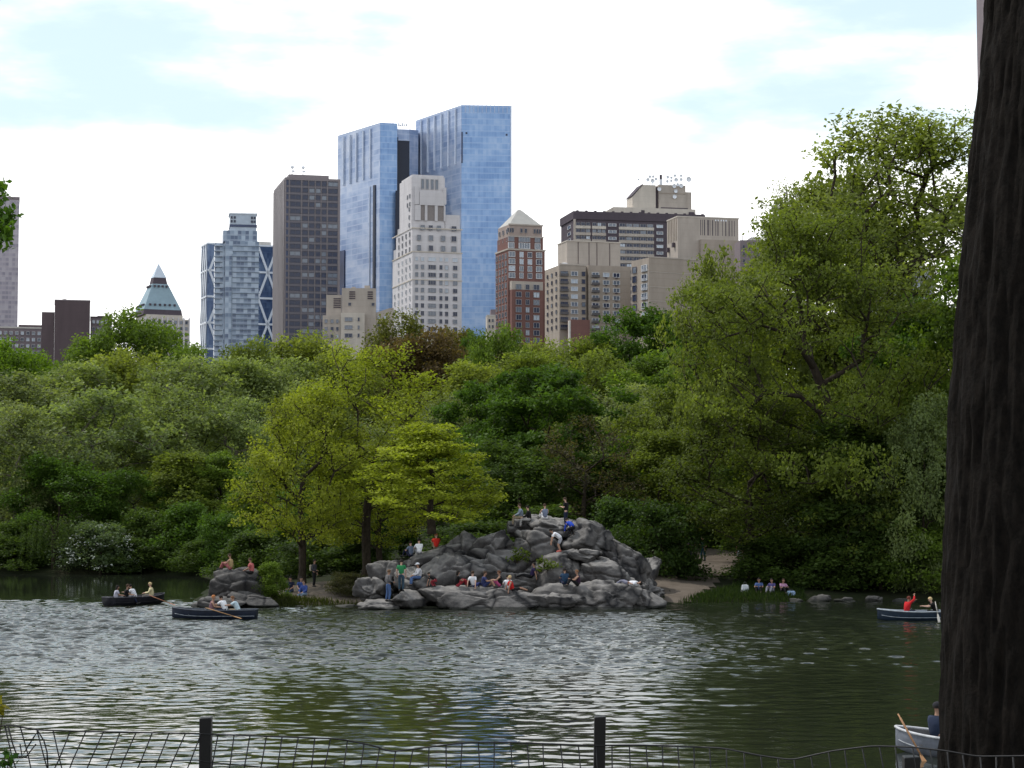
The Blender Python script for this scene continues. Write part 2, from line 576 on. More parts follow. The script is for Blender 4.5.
def boulder_mesh(name, rx, ry, rz, seed, planes=9, rough=0.10, tilt=0.0, fine=True, sharp=90.0):
    v, f = ICO5 if fine else ICO4
    rg = np.random.default_rng(seed)
    n = rg.normal(size=(planes, 3)); n /= np.linalg.norm(n, axis=1)[:, None]
    n[0] = (0.05, -0.1, 1); n[1] = (rg.normal() * .4, -1, .35); n /= np.linalg.norm(n, axis=1)[:, None]
    d = rg.uniform(0.5, 0.86, planes)
    dots = v @ n.T
    r = np.where(dots > 1e-3, d / np.maximum(dots, 1e-3), 9.0)
    r = np.concatenate([r, np.full((len(v), 1), 1.02)], 1)
    r = -np.log(np.exp(-sharp * np.minimum(r, 4)).sum(1)) / sharp
    p = v * r[:, None]
    sc = np.array([rx, ry, rz])
    out = np.empty_like(p)
    off = Vector((seed * 3.7, seed * 1.3, seed * 2.1))
    ca, sa = math.cos(.5 + seed), math.sin(.5 + seed)
    for i in range(len(p)):
        q = Vector(p[i] * sc)
        w = Vector((mnoise.noise(q * .8 + off), mnoise.noise(q * .8 - off), mnoise.noise(q * .7 + off * 2))) * .35
        t = q + w
        # fracture blocks: long cells lying along the bedding
        cq = Vector((t.x * ca * .55 + t.z * sa * .9, t.y * .55, -t.x * sa * .55 + t.z * ca * .9)) + off
        dd, pp = mnoise.voronoi(cq)
        edge = dd[1] - dd[0]
        h = (math.sin(pp[0].x * 91.7 + pp[0].z * 37.1) * .5) * rough * 1.7
        h -= max(0.0, 0.10 - edge) * 10 * rough * 1.5
        h += mnoise.fractal(q * 1.4 + off, 0.9, 2.0, 4) * rough * .7
        h += mnoise.fractal(q * 4.5 + off, 0.8, 2.0, 3) * rough * .28
        out[i] = p[i] * sc + v[i] * h * min(rx, ry, rz, 1.2) ** 0.5
    if tilt:
        c, s = math.cos(tilt), math.sin(tilt)
        x, z = out[:, 0].copy(), out[:, 2].copy()
        out[:, 0] = c * x + s * z; out[:, 2] = -s * x + c * z
    return smooth(raw_mesh(name, out, None, f))

BVH_PARTS = []
def add_bvh(o, base=Vector((0, 0, 0))):
    me = o.data
    BVH_PARTS.append(([Vector(base) + Vector(o.location) + v.co for v in me.vertices], [tuple(p.vertices) for p in me.polygons]))

outc_base = Vector((2.0, 114.5, 0.0))
outcrop = tag(empty('rock_outcrop', outc_base), 'grey schist outcrop of rounded boulders and a long flat ledge at the water', 'rock outcrop')
# px, py, half width, half height, depth, half thickness (m), tilt, name
OUT = [
 (480, 601, 64, 13, 111.6, 2.0, 0.02, 'ledge'), (545, 602, 40, 11, 111.5, 1.8, 0.0, 'ledge'), (598, 600, 56, 17, 112.0, 2.2, -0.04, 'ledge'), (634, 599, 25, 15, 112.8, 1.8, 0.1, 'ledge'),
 (410, 601, 19, 9, 111.4, 1.2, 0.1, 'boulder'), (381, 606, 20, 5, 111.2, 1.4, 0, 'ledge'),
 (372, 590, 17, 14, 114.0, 1.2, 0.1, 'boulder'), (389, 574, 20, 15, 116.5, 1.4, -0.1, 'boulder'),
 (420, 583, 22, 18, 115.0, 1.5, -0.3, 'boulder'),
 (431, 560, 40, 14, 117.5, 2.0, -0.25, 'boulder'), (461, 548, 20, 15, 118.2, 1.5, -0.25, 'boulder'),
 (456, 576, 40, 24, 115.2, 1.8, -0.35, 'boulder'),
 (492, 548, 22, 21, 117.2, 1.6, -0.05, 'boulder'), (493, 574, 27, 22, 115.8, 1.6, 0.25, 'boulder'),
 (541, 547, 32, 18, 117.0, 1.8, 0.1, 'boulder'), (557, 529, 30, 12, 118.8, 2.2, 0.04, 'boulder'), (528, 529, 20, 13, 119.2, 1.6, -0.2, 'boulder'),
 (590, 541, 29, 20, 117.6, 2.2, 0.35, 'boulder'), (585, 556, 16, 9, 114.9, 1.0, 0.1, 'boulder'), (606, 575, 24, 18, 114.6, 1.5, 0.15, 'boulder'),
 (624, 570, 30, 28, 118.0, 2.5, 0.5, 'boulder'), (556, 572, 40, 20, 115.6, 1.7, -0.25, 'boulder'), (525, 587, 32, 15, 115.4, 1.5, 0.1, 'boulder'),
 (627, 590, 20, 14, 114.4, 1.5, 0.35, 'boulder'), (640, 584, 15, 15, 118.4, 1.6, 0.5, 'boulder'), (643, 570, 14, 16, 121.5, 1.6, 0.3, 'boulder'),
 (575, 590, 24, 9, 113.6, 1.0, 0.05, 'boulder'), (570, 575, 86, 34, 119.0, 4.0, 0.0, 'boulder'), (455, 582, 60, 26, 118.4, 3.2, -0.05, 'boulder'),
 (515, 565, 60, 28, 119.0, 3.2, 0.0, 'boulder'), (655, 592, 11, 8, 117, 1.2, 0.2, 'boulder'),
]
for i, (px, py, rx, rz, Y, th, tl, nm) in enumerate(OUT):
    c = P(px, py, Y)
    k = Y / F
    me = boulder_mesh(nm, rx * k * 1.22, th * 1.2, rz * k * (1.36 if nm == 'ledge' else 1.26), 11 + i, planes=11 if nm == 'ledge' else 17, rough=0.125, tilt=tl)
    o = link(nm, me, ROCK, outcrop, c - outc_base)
    add_bvh(o, outc_base)

base2 = Vector(on_water(235, 606) + (0,)) + Vector((0, 1.5, 0))
outc2 = tag(empty('rock_outcrop', base2), 'low dark humped rock at the left tip of the bank, two people on top', 'rock outcrop')
for i, (px, py, rx, rz, Y, th, tl) in enumerate([(233, 589, 29, 19, 114.2, 2.0, -0.2), (222, 604, 22, 6, 112.4, 1.4, 0.05), (252, 601, 24, 9, 113.2, 1.6, 0.1), (205, 606, 10, 4, 113.5, 1.0, 0), (258, 590, 15, 11, 116.0, 1.3, 0.1)]):
    c = P(px, py, Y); k = Y / F
    o = link('boulder', boulder_mesh('boulder', rx * k * 1.25, th * 1.2, rz * k * 1.4, 71 + i, planes=15, rough=0.10, tilt=tl), ROCKD, outc2, c - base2)
    add_bvh(o, base2)

STONES = [(676, 600, 13, 5, 'pale flat stone at the water end of the grass strip'), (699, 601, 7, 3, 'small pale stone just right of the flat shore stone'),
          (797, 599, 12, 5, 'dark low stone on the shore right of the seated group'), (818, 597, 15, 7, 'widest dark shore stone under the big leaning tree'),
          (846, 598, 13, 5, 'dark rounded shore stone two stones left of the red rower'), (876, 597, 11, 6, 'dark rounded shore stone just left of the red rower'),
          (345, 606, 15, 4, 'flat grey stone at the water left of the standing pair'), (296, 606, 9, 3, 'small stone at the foot of the bare left bank'),
          (905, 599, 14, 5, 'dark shore stone behind the red rower')]
for i, (px, py, rx, rz, lab) in enumerate(STONES):
    x, y = on_water(px, 602 if px > 660 else 607)
    c = P(px, py, y + 0.8); k = y / F
    o = link('shore_stone', boulder_mesh('shore_stone', rx * k, 0.6, rz * k * .9, 131 + i, 11, 0.1, fine=False), ROCK if px < 700 else ROCKD, None, c - Vector((0, 0, .08 if px < 700 else .17)))
    tag(o, lab, 'stone', 'stones along the far shore')

BVHV = []; BVHF = []
for vs, fs in BVH_PARTS:
    b = len(BVHV); BVHV += vs; BVHF += [tuple(i + b for i in q) for q in fs]
ROCKBVH = BVHTree.FromPolygons(BVHV, BVHF)

def seat_at(px, py, Yfallback=None):
    """where the sight line through a photo position meets rock or ground"""
    o = Vector((0, 0, CAMZ)); d = ray(px, py)
    hit = ROCKBVH.ray_cast(o, d)[0]
    best = hit
    if best is None or Yfallback is not None:
        if Yfallback is not None:
            p = P(px, py, Yfallback)
            z = hz(p.x, p.y)
            up = ROCKBVH.ray_cast(Vector((p.x, p.y, 30)), Vector((0, 0, -1)))[0]
            if up is not None: z = max(z, up.z)
            return Vector((p.x, p.y, z))
        t = 100.0
        while t < 220:
            p = o + d * t
            if hz(p.x, p.y) > p.z: return p
            t += 0.25
        p = o + d * 120
        return Vector((p.x, p.y, hz(p.x, p.y)))
    # settle on the surface just behind the edge
    p = best + Vector((0, 0.22, 0))
    top = ROCKBVH.ray_cast(Vector((p.x, p.y, p.z + 1.2)), Vector((0, 0, -1)))[0]
    return top if top is not None else best
# ------------------------------------------------------------------ people
SKIN_T = [simple('skin_light', (0.52, 0.33, 0.25), 0.6, var=0.08), simple('skin_tan', (0.36, 0.21, 0.145), 0.6, var=0.08), simple('skin_brown', (0.2, 0.11, 0.075), 0.6, var=0.08)]
EYE = simple('eye', (0.02, 0.015, 0.012), 0.3, var=0.0)
LIPS = simple('lips', (0.35, 0.12, 0.1), 0.5, var=0.0)
def cloth(c):
    return simple('cloth_%02x%02x%02x' % tuple(int(255 * min(1, x) ** 0.45) for x in c), c, 0.9, var=0.16, scale=7.0)

def mirror(d):
    out = {}
    for k, v in d.items():
        if k.endswith('R'):
            out[k] = v
            if k[:-1] + 'L' not in d: out[k[:-1] + 'L'] = (-v[0], v[1], v[2])
        else:
            out.setdefault(k, v)
    return out

POSES = {
 'stand': dict(pelvis=(0, 0, .95), waist=(0, 0, 1.1), chest=(0, .01, 1.31), neck=(0, 0, 1.49), head=(0, .035, 1.6), shR=(.175, 0, 1.42), elR=(.25, -.03, 1.15), wrR=(.24, .09, .9), hipR=(.09, 0, .9), knR=(.1, .03, .49), anR=(.1, -.03, .08), toR=(.12, .15, .035)),
 'talk': dict(pelvis=(0, 0, .95), waist=(0, .01, 1.1), chest=(0, .02, 1.31), neck=(0, .02, 1.49), head=(.02, .06, 1.6), shR=(.175, 0, 1.42), elR=(.25, -.02, 1.15), wrR=(.13, .25, 1.08), shL=(-.175, 0, 1.42), elL=(-.25, -.04, 1.15), wrL=(-.22, .1, .9), hipR=(.09, 0, .9), knR=(.11, .05, .49), anR=(.11, 0, .08), toR=(.14, .17, .035), hipL=(-.09, 0, .9), knL=(-.12, .0, .49), anL=(-.13, -.06, .08), toL=(-.16, .11, .035)),
 'phone': dict(pelvis=(0, 0, .95), waist=(0, -.01, 1.1), chest=(0, 0, 1.31), neck=(0, .02, 1.49), head=(0, .08, 1.59), shR=(.175, 0, 1.42), elR=(.23, .05, 1.15), wrR=(.07, .28, 1.22), hipR=(.09, 0, .9), knR=(.1, .03, .49), anR=(.1, -.03, .08), toR=(.12, .15, .035)),
 'sit': dict(pelvis=(0, 0, .12), waist=(0, -.04, .27), chest=(0, -.02, .48), neck=(0, .03, .65), head=(0, .085, .755), shR=(.17, .01, .58), elR=(.24, .19, .37), wrR=(.14, .39, .42), hipR=(.09, .02, .11), knR=(.14, .4, .44), anR=(.13, .6, .08), toR=(.14, .78, .04)),
 'lean': dict(pelvis=(0, 0, .12), waist=(0, -.09, .26), chest=(0, -.17, .46), neck=(0, -.19, .64), head=(0, -.16, .75), shR=(.17, -.18, .56), elR=(.24, -.3, .32), wrR=(.25, -.36, .07), hipR=(.09, .02, .11), knR=(.1, .45, .22), anR=(.12, .84, .08), toR=(.13, .9, .22)),
 'perch': dict(pelvis=(0, 0, .12), waist=(0, -.02, .28), chest=(0, .02, .49), neck=(0, .06, .66), head=(0, .12, .765), shR=(.17, .04, .59), elR=(.23, .14, .34), wrR=(.13, .38, .24), hipR=(.09, .02, .11), knR=(.11, .44, .13), anR=(.11, .5, -.3), toR=(.12, .67, -.34)),
 'boat': dict(pelvis=(0, 0, .12), waist=(0, -.02, .28), chest=(0, .02, .49), neck=(0, .06, .66), head=(0, .11, .765), shR=(.17, .04, .59), elR=(.24, .16, .35), wrR=(.16, .4, .32), hipR=(.09, .02, .11), knR=(.13, .43, .2), anR=(.12, .62, -.16), toR=(.13, .78, -.12)),
 'row': dict(pelvis=(0, 0, .12), waist=(0, .05, .28), chest=(0, .16, .47), neck=(0, .26, .62), head=(0, .35, .71), shR=(.17, .2, .56), elR=(.24, .42, .42), wrR=(.2, .66, .44), hipR=(.09, .02, .11), knR=(.13, .43, .2), anR=(.12, .62, -.16), toR=(.13, .78, -.12)),
 'wave': dict(pelvis=(0, 0, .12), waist=(0, .02, .28), chest=(0, .07, .49), neck=(0, .13, .66), head=(0, .19, .765), shR=(.17, .1, .6), elR=(.2, .33, .78), wrR=(.1, .42, .97), shL=(-.17, .1, .59), elL=(-.22, .32, .6), wrL=(-.05, .5, .72), hipR=(.09, .02, .11), knR=(.13, .43, .2), anR=(.12, .62, -.16), toR=(.13, .78, -.12)),
 'crouch': dict(pelvis=(0, -.1, .5), waist=(0, 0, .62), chest=(0, .2, .74), neck=(0, .36, .8), head=(0, .46, .84), shR=(.17, .28, .77), elR=(.2, .36, .5), wrR=(.16, .46, .24), hipR=(.09, -.09, .48), knR=(.13, .2, .4), anR=(.12, -.04, .08), toR=(.12, .15, .035)),
 'climb': dict(pelvis=(0, -.05, .78), waist=(0, .05, .9), chest=(0, .26, 1.02), neck=(0, .42, 1.1), head=(0, .52, 1.12), shR=(.17, .34, 1.06), elR=(.21, .45, .8), wrR=(.17, .5, .55), hipR=(.09, -.05, .74), knR=(.11, .1, .42), anR=(.12, -.02, .08), toR=(.12, .16, .035)),
 'lie': dict(pelvis=(0, 0, .11), waist=(0, -.16, .12), chest=(0, -.38, .13), neck=(0, -.56, .12), head=(0, -.66, .13), shR=(.17, -.48, .12), elR=(.27, -.3, .08), wrR=(.16, -.1, .17), hipR=(.09, .02, .1), knR=(.12, .4, .26), anR=(.12, .72, .07), toR=(.13, .8, .2)),
}

_pending = []
def skin_job(name, verts, edges, radii, sub=1):
    me = bpy.data.meshes.new(name)
    me.from_pydata([tuple(v) for v in verts], edges, [])
    o = bpy.data.objects.new('tmp_' + name, me)
    COL.objects.link(o)
    o.modifiers.new('Skin', 'SKIN')
    sv = me.skin_vertices[0].data
    for i, r in enumerate(radii):
        sv[i].radius = (r, r) if not isinstance(r, tuple) else r
        sv[i].use_root = (i == 0)
    if sub:
        m = o.modifiers.new('Sub', 'SUBSURF'); m.levels = sub; m.render_levels = sub
    return o

def lerp(a, b, t):
    return tuple(x + (y - x) * t for x, y in zip(a, b))

PEOPLE = []
def person(loc, yaw, pose, label, shirt, legs, hair=(0.03, 0.02, 0.015), skin=0, size=1.0, sleeves='short', shorts=False, hat=None, longhair=False, shoes=(0.03, 0.03, 0.03), group=None, bag=None):
    PEOPLE.append(dict(loc=Vector(loc), yaw=yaw, pose=pose, label=label, shirt=shirt, legs=legs, hair=hair, skin=skin, size=size, sleeves=sleeves, shorts=shorts, hat=hat, longhair=longhair, shoes=shoes, group=group, bag=bag))

def build_people():
    jobs = []
    for sp in PEOPLE:
        J = mirror(POSES[sp['pose']])
        hd = Vector(J['head']); nk = Vector(J['neck'])
        up = (hd - nk).normalized() * 0.5 + Vector((0, 0, 0.5)); up.normalize()
        if sp['pose'] == 'lie': up = Vector((0, -1, .1)).normalized()
        hc = nk + up * 0.15
        top = nk + up * 0.245
        vs = [J['pelvis'], J['waist'], J['chest'], tuple(nk - up * .02), tuple(nk + up * .05), tuple(hc - up * .03), tuple(hc + up * .035), tuple(top)]
        rs = [.1, .095, .1, .052, .055, .082, .09, .058]
        es = [(i, i + 1) for i in range(7)]
        for s in 'RL':
            b = len(vs)
            wr = Vector(J['wr' + s]); el = Vector(J['el' + s])
            hd_dir = (wr - el).normalized()
            vs += [J['sh' + s], J['el' + s], J['wr' + s], tuple(wr + hd_dir * .07)]
            rs += [.06, .043, .03, (.034, .022)]
            es += [(2, b), (b, b + 1), (b + 1, b + 2), (b + 2, b + 3)]
            b = len(vs)
            vs += [J['hip' + s], lerp(J['hip' + s], J['kn' + s], .5), J['kn' + s], lerp(J['kn' + s], J['an' + s], .4), J['an' + s], J['to' + s]]
            rs += [.085, .072, .056, .055, .036, .03]
            es += [(0, b)] + [(b + i, b + i + 1) for i in range(5)]
        body = skin_job('person', vs, es, rs)
        # shirt
        v2 = [lerp(J['pelvis'], J['waist'], -.1), J['waist'], J['chest'], lerp(J['chest'], tuple(nk), .55), tuple(nk - up * .025)]
        r2 = [.155, .148, .165, .14, .075]
        e2 = [(0, 1), (1, 2), (2, 3), (3, 4)]
        for s in 'RL':
            b = len(v2)
            sh, el, wr = J['sh' + s], J['el' + s], J['wr' + s]
            if sp['sleeves'] == 'long':
                v2 += [sh, el, lerp(el, wr, .92)]; r2 += [.078, .062, .045]; e2 += [(2, b), (b, b + 1), (b + 1, b + 2)]
            elif sp['sleeves'] == 'short':
                v2 += [sh, lerp(sh, el, .75)]; r2 += [.08, .066]; e2 += [(2, b), (b, b + 1)]
            else:
                v2 += [lerp(J['chest'], sh, .85)]; r2 += [.07]; e2 += [(2, b)]
        shirt = skin_job('shirt', v2, e2, r2)
        v3 = [J['pelvis'], lerp(J['pelvis'], J['waist'], .6)]; r3 = [.145, .138]; e3 = [(0, 1)]
        for s in 'RL':
            b = len(v3)
            hp, kn, an = J['hip' + s], J['kn' + s], J['an' + s]
            if sp['shorts']:
                v3 += [hp, lerp(hp, kn, .55), lerp(hp, kn, .9)]; r3 += [.108, .095, .085]; e3 += [(0, b), (b, b + 1), (b + 1, b + 2)]
            else:
                v3 += [hp, lerp(hp, kn, .5), kn, lerp(kn, an, .5), lerp(kn, an, .95)]; r3 += [.108, .092, .074, .067, .058]; e3 += [(0, b)] + [(b + i, b + i + 1) for i in range(4)]
        trs = skin_job('trousers', v3, e3, r3)
        jobs.append((sp, J, hc, up, top, body, shirt, trs))
    dg = bpy.context.evaluated_depsgraph_get()
    dg.update()
    for sp, J, hc, up, top, body, shirt, trs in jobs:
        res = []
        for o in (body, shirt, trs):
            me = bpy.data.meshes.new_from_object(o.evaluated_get(dg)); res.append(me)
        sk = SKIN_T[sp['skin']]
        # body + fingers + face in one mesh
        mb = MB()
        me = res[0]
        mb.add([v.co[:] for v in me.vertices], [tuple(p.vertices) for p in me.polygons], 0)
        for s in 'RL':
            wr = Vector(J['wr' + s]); el = Vector(J['el' + s]); d = (wr - el).normalized()
            side = d.cross(Vector((0, 0, 1))); side = side.normalized() if side.length > .1 else Vector((1, 0, 0))
            nrm = side.cross(d).normalized()
            palm = wr + d * .06
            for k, (off, ln) in enumerate([(-.03, .065), (-.011, .078), (.009, .074), (.028, .058)]):
                a = palm + side * off
                b1 = a + d * (.03 + ln * .45) - nrm * .008; b2 = b1 + d * ln * .4 - nrm * .03
                mb.tube([a, b1, b2], [.0095, .009, .007], 5, 0)
            sg = 1 if s == 'L' else -1
            a = wr + d * .03 + side * .02 * sg
            mb.tube([a, a + d * .03 + side * .035 * sg, a + d * .065 + side * .045 * sg - nrm * .012], [.012, .011, .008], 5, 0)
        fwd = Vector((0, 1, 0)); fwd = (fwd - up * fwd.dot(up)).normalized()
        rt = fwd.cross(up).normalized()
        face = hc + fwd * .083
        mb.prism([face + rt * .014 - up * .03, face - rt * .014 - up * .03, face - rt * .008 + up * .02, face + rt * .008 + up * .02],
                 [face + fwd * .026 + rt * .006 - up * .024, face + fwd * .026 - rt * .006 - up * .024, face + fwd * .008 - rt * .004 + up * .018, face + fwd * .008 + rt * .004 + up * .018], 0)
        for sg in (1, -1):
            mb.ball(face + rt * .032 * sg + up * .015 - fwd * .006, .011, 6, 5, 1)
            mb.ball(hc + rt * .088 * sg, (.014, .022, .03), 6, 5, 0)
        mb.tube([face - rt * .024 - up * .052 - fwd * .012, face - up * .054, face + rt * .024 - up * .052 - fwd * .012], .006, 5, 2)
        bm_ = mb.mesh('person', [sk, EYE, LIPS], True)
        root = link('person', bm_)
        tag(root, sp['label'], 'person', sp['group'])
        root.location = sp['loc']; root.rotation_euler = (0, 0, sp['yaw']); root.scale = (sp['size'],) * 3
        s_ = link('shirt', smooth(res[1]), None, root); res[1].materials.clear(); res[1].materials.append(cloth(sp['shirt']))
        t_ = link('shorts' if sp['shorts'] else 'trousers', smooth(res[2]), None, root); res[2].materials.clear(); res[2].materials.append(cloth(sp['legs']))
        # hair or hat
        hb = MB()
        cen = hc + up * .025 - fwd * .014
        V = []; Fs = []
        seg, rings = 12, 6
        for j in range(rings + 1):
            th = math.pi * .5 * j / rings * 1.25
            for k in range(seg):
                ph = 2 * math.pi * k / seg
                loc = rt * math.cos(ph) * math.sin(th) * .107 + fwd * math.sin(ph) * math.sin(th) * .115 + up * math.cos(th) * .118
                if math.sin(ph) > 0.3 and j >= 4: loc = rt * math.cos(ph) * .09 + fwd * math.sin(ph) * .1 + up * .05
                if sp['longhair'] and math.sin(ph) < 0.35 and j == rings: loc = loc * .95 - up * .14 - fwd * .01
                V.append(cen + loc)
        for j in range(rings):
            for k in range(seg):
                k2 = (k + 1) % seg
                Fs.append((j * seg + k, (j + 1) * seg + k, (j + 1) * seg + k2, j * seg + k2))
        hb.add(V, Fs)
        hb.build('hair', cloth(sp['hair']), root, None, True)
        if sp['hat']:
            h2 = MB()
            h2.ball(cen + up * .03, (.118, .122, .105), 12, 6, 0, zlo=0.0)
            rim = cen + up * .04 + fwd * .1
            h2.prism([rim + rt * .07 - fwd * .04, rim - rt * .07 - fwd * .04, rim - rt * .05 + fwd * .07, rim + rt * .05 + fwd * .07],
                     [rim + rt * .07 - fwd * .04 + up * .012, rim - rt * .07 - fwd * .04 + up * .012, rim - rt * .05 + fwd * .07 + up * .006, rim + rt * .05 + fwd * .07 + up * .006])
            h2.build('cap', cloth(sp['hat']), root, None, True)
        for s in 'RL':
            sb = MB()
            an = Vector(J['an' + s]); to = Vector(J['to' + s]); d = (to - an).normalized()
            sb.tube([an - d * .05 - Vector((0, 0, .02)), an + d * .02 - Vector((0, 0, .01)), lerp(an, to, .6), to + d * .03], [.045, .055, .05, .03], 8)
            sb.build('shoe', cloth(sp['shoes']), root, None, True)
        if sp['bag']:
            bb = MB()
            ch = Vector(J['chest']) + Vector((0, -.2, -.08))
            bb.box(ch.x - .14, ch.x + .14, ch.y - .1, ch.y + .03, ch.z - .2, ch.z + .2)
            o = bb.build('backpack', cloth(sp['bag']), root)
            bv = o.modifiers.new('Bevel', 'BEVEL'); bv.width = .05; bv.segments = 2
    for job in jobs:
        for o in job[5:8]:
            me = o.data; bpy.data.objects.remove(o); bpy.data.meshes.remove(me)

NAVY = (0.012, 0.016, 0.04); JEAN = (0.06, 0.11, 0.24); BLACK = (0.008, 0.008, 0.009); WHITE = (0.75, 0.76, 0.8); GREY = (0.2, 0.2, 0.21); KHAKI = (0.25, 0.2, 0.13)
RED = (0.5, 0.02, 0.02); GREEN = (0.03, 0.22, 0.08); BLOND = (0.5, 0.38, 0.2); BROWN = (0.05, 0.03, 0.018); DK = (0.015, 0.012, 0.01)
def D(a): return R(a)      # yaw: 0 faces away from the photographer, 90 faces left, 180 faces the photographer, 270 faces right
S = seat_at
# top of the outcrop
person(S(521, 527), D(95), 'perch', 'person in a grey blue shirt and khaki trousers seated leftmost on the outcrop summit', (0.22, 0.27, 0.34), KHAKI, BROWN, sleeves='long')
person(S(529, 524), D(80), 'perch', 'dark haired person in a black top seated second from left on the outcrop summit', BLACK, (0.3, 0.29, 0.28), DK, sleeves='long')
person(S(545, 520), D(15), 'sit', 'person in a grey blue top seated with back turned on the pale summit slab', (0.16, 0.19, 0.27), WHITE, BROWN, 0, bag=None, sleeves='none')
person(S(566, 528), D(70), 'phone', 'person in black standing on top of the outcrop looking down at their hands', BLACK, NAVY, BROWN)
person(S(572, 540), D(40), 'crouch', 'person in a bright blue top crouching just below the standing figure in black', (0.02, 0.06, 0.42), BLACK, DK, sleeves='long')
person(S(560, 552), D(95), 'climb', 'person in a white shirt and bare legs clambering down the dark summit face', WHITE, (0.3, 0.3, 0.33), DK, 1, shorts=True, shoes=(.5, .12, .1))
# left shoulder of the outcrop
person(S(411, 556, 117.6), D(40), 'sit', 'person in a slate blue shirt seated left of the small yellow green maple', (0.12, 0.15, 0.22), NAVY, DK)
person(S(419, 556), D(20), 'sit', 'person in a white shirt seated beside the one in slate blue', WHITE, GREY, DK)
person(S(436, 549), D(10), 'sit', 'person in a bright red top seated by the trunk of the small yellow green tree', (0.6, 0.03, 0.02), KHAKI, (0.3, 0.12, 0.05))
# the pair and the reader at the left foot
person(S(388, 603), D(-60), 'talk', 'person in a grey jacket and blue jeans standing turned to the green shirt', (0.13, 0.125, 0.13), JEAN, (0.12, 0.07, 0.04), 1, sleeves='long')
person(S(401, 603), D(-5), 'stand', 'person in a green shirt and dark jeans standing with back turned at the water', GREEN, (0.03, 0.06, 0.09), DK)
person(S(419, 589), D(110), 'perch', 'person in a white cap and pale shirt seated right of the standing pair', (0.5, 0.5, 0.53), JEAN, BROWN, 1, hat=WHITE, sleeves='long')
person(S(434, 590), D(60), 'crouch', 'dark clothed person with a touch of red bent low left of the long ledge', BLACK, (0.2, 0.02, 0.03), DK, 1, 0.8)
# the row on the ledge
person(S(457, 588), D(-70), 'sit', 'dark haired person in black with a red skirt seated leftmost on the long ledge', BLACK, (0.25, 0.02, 0.03), DK, 1, longhair=True)
person(S(474, 588), D(-25), 'lean', 'broad person in a white shirt seated on the ledge beside the one with bare legs', WHITE, (0.03, 0.04, 0.15), BROWN, 0)
person(S(484, 588), D(-95), 'sit', 'person with bare tan legs and blue shorts seated behind the broad white shirt', (0.04, 0.05, 0.14), (0.03, 0.04, 0.12), BROWN, 1, shorts=True)
person(S(500, 588), D(80), 'sit', 'person in a black sleeveless top and pink shorts seated facing left on the ledge', BLACK, (0.45, 0.08, 0.2), (0.1, 0.04, 0.02), 1, sleeves='none', shorts=True)
person(S(513, 592), D(-70), 'lean', 'blond person in a red vest seated on the ledge with legs stretched right', RED, BLACK, BLOND, 1, sleeves='none', shorts=True)
person(S(508, 592) + Vector((0, .7, 0)), D(20), 'sit', 'person in a white top half hidden behind the blond one in red', WHITE, GREY, DK, 0, .95)
person(S(531, 592), D(80), 'lean', 'person in dark purple leaning back in the shadow at the middle of the ledge', (0.03, 0.02, 0.07), BLACK, DK, 1)
person(S(565, 590), D(10), 'sit', 'person in dark blue with back turned seated left of the bare shouldered one', (0.02, 0.05, 0.1), (0.02, 0.03, 0.07), DK, 1)
person(S(578, 590), D(95), 'sit', 'person with bare tan shoulders and a dark vest seated at the right of the ledge', (0.04, 0.02, 0.04), BLACK, (0.2, 0.1, 0.05), 1, sleeves='none')
person(S(629, 586), D(60), 'lie', 'person in white lying on the sloping right end of the ledge', WHITE, (0.2, 0.2, 0.26), DK, 1)
# the left point and bank
person(S(230, 571), D(75), 'sit', 'person in a tan vest seated on the hump of the left rock', (0.35, 0.26, 0.13), (0.3, 0.1, 0.1), BROWN, 1, sleeves='none')
person(S(251, 578), D(80), 'perch', 'person in pinkish red perched behind the hump of the left rock', (0.45, 0.12, 0.12), BLACK, BROWN, 1)
person(S(291, 586, 119), D(165), 'perch', 'person in dark clothes seated leftmost of three on the bare left bank', NAVY, (0.05, 0.07, 0.12), DK, 1)
person(S(301, 586, 119), D(190), 'perch', 'person in blue seated in the middle of three on the left bank', (0.04, 0.08, 0.25), JEAN, DK, 0)
person(S(304.5, 590, 117.5), D(150), 'perch', 'person in a blue shirt and pale jeans seated rightmost on the bare left bank', (0.05, 0.09, 0.3), (0.22, 0.3, 0.42), BROWN, 0, sleeves='long')
person(S(314, 584, 121), D(250), 'talk', 'person in a dark grey jacket with a pale bag standing right of the bank group', (0.05, 0.05, 0.06), BLACK, DK, 1, .95, sleeves='long', bag=(0.4, 0.36, 0.28))
# right bank and path
person(S(759, 590, 121), D(170), 'sit', 'person in a blue shirt seated on the right grass bank beside a white bag', (0.07, 0.12, 0.28), BLACK, DK, 1)
person(S(772, 590, 121), D(150), 'sit', 'person in dark blue and white seated in the middle of the right grass bank group', (0.08, 0.07, 0.2), (0.25, 0.25, 0.3), DK, 1)
person(S(783, 590, 121), D(200), 'sit', 'person in a pink and lilac shirt seated rightmost on the grass bank', (0.45, 0.25, 0.38), BLACK, BROWN, 1)
person(S(692, 563, 140), D(170), 'stand', 'person in a lilac top and dark trousers standing on the path under the trees', (0.16, 0.13, 0.2), NAVY, DK, 1)
person(S(703, 563, 141), D(150), 'talk', 'person in dark teal standing on the path just right of the lilac top', (0.02, 0.05, 0.05), (0.02, 0.06, 0.08), DK, 1)
person(S(740, 562, 138), D(160), 'stand', 'person in a black top and pale shorts standing among the shade right of the path', BLACK, (0.5, 0.5, 0.55), DK, 1, shorts=True)

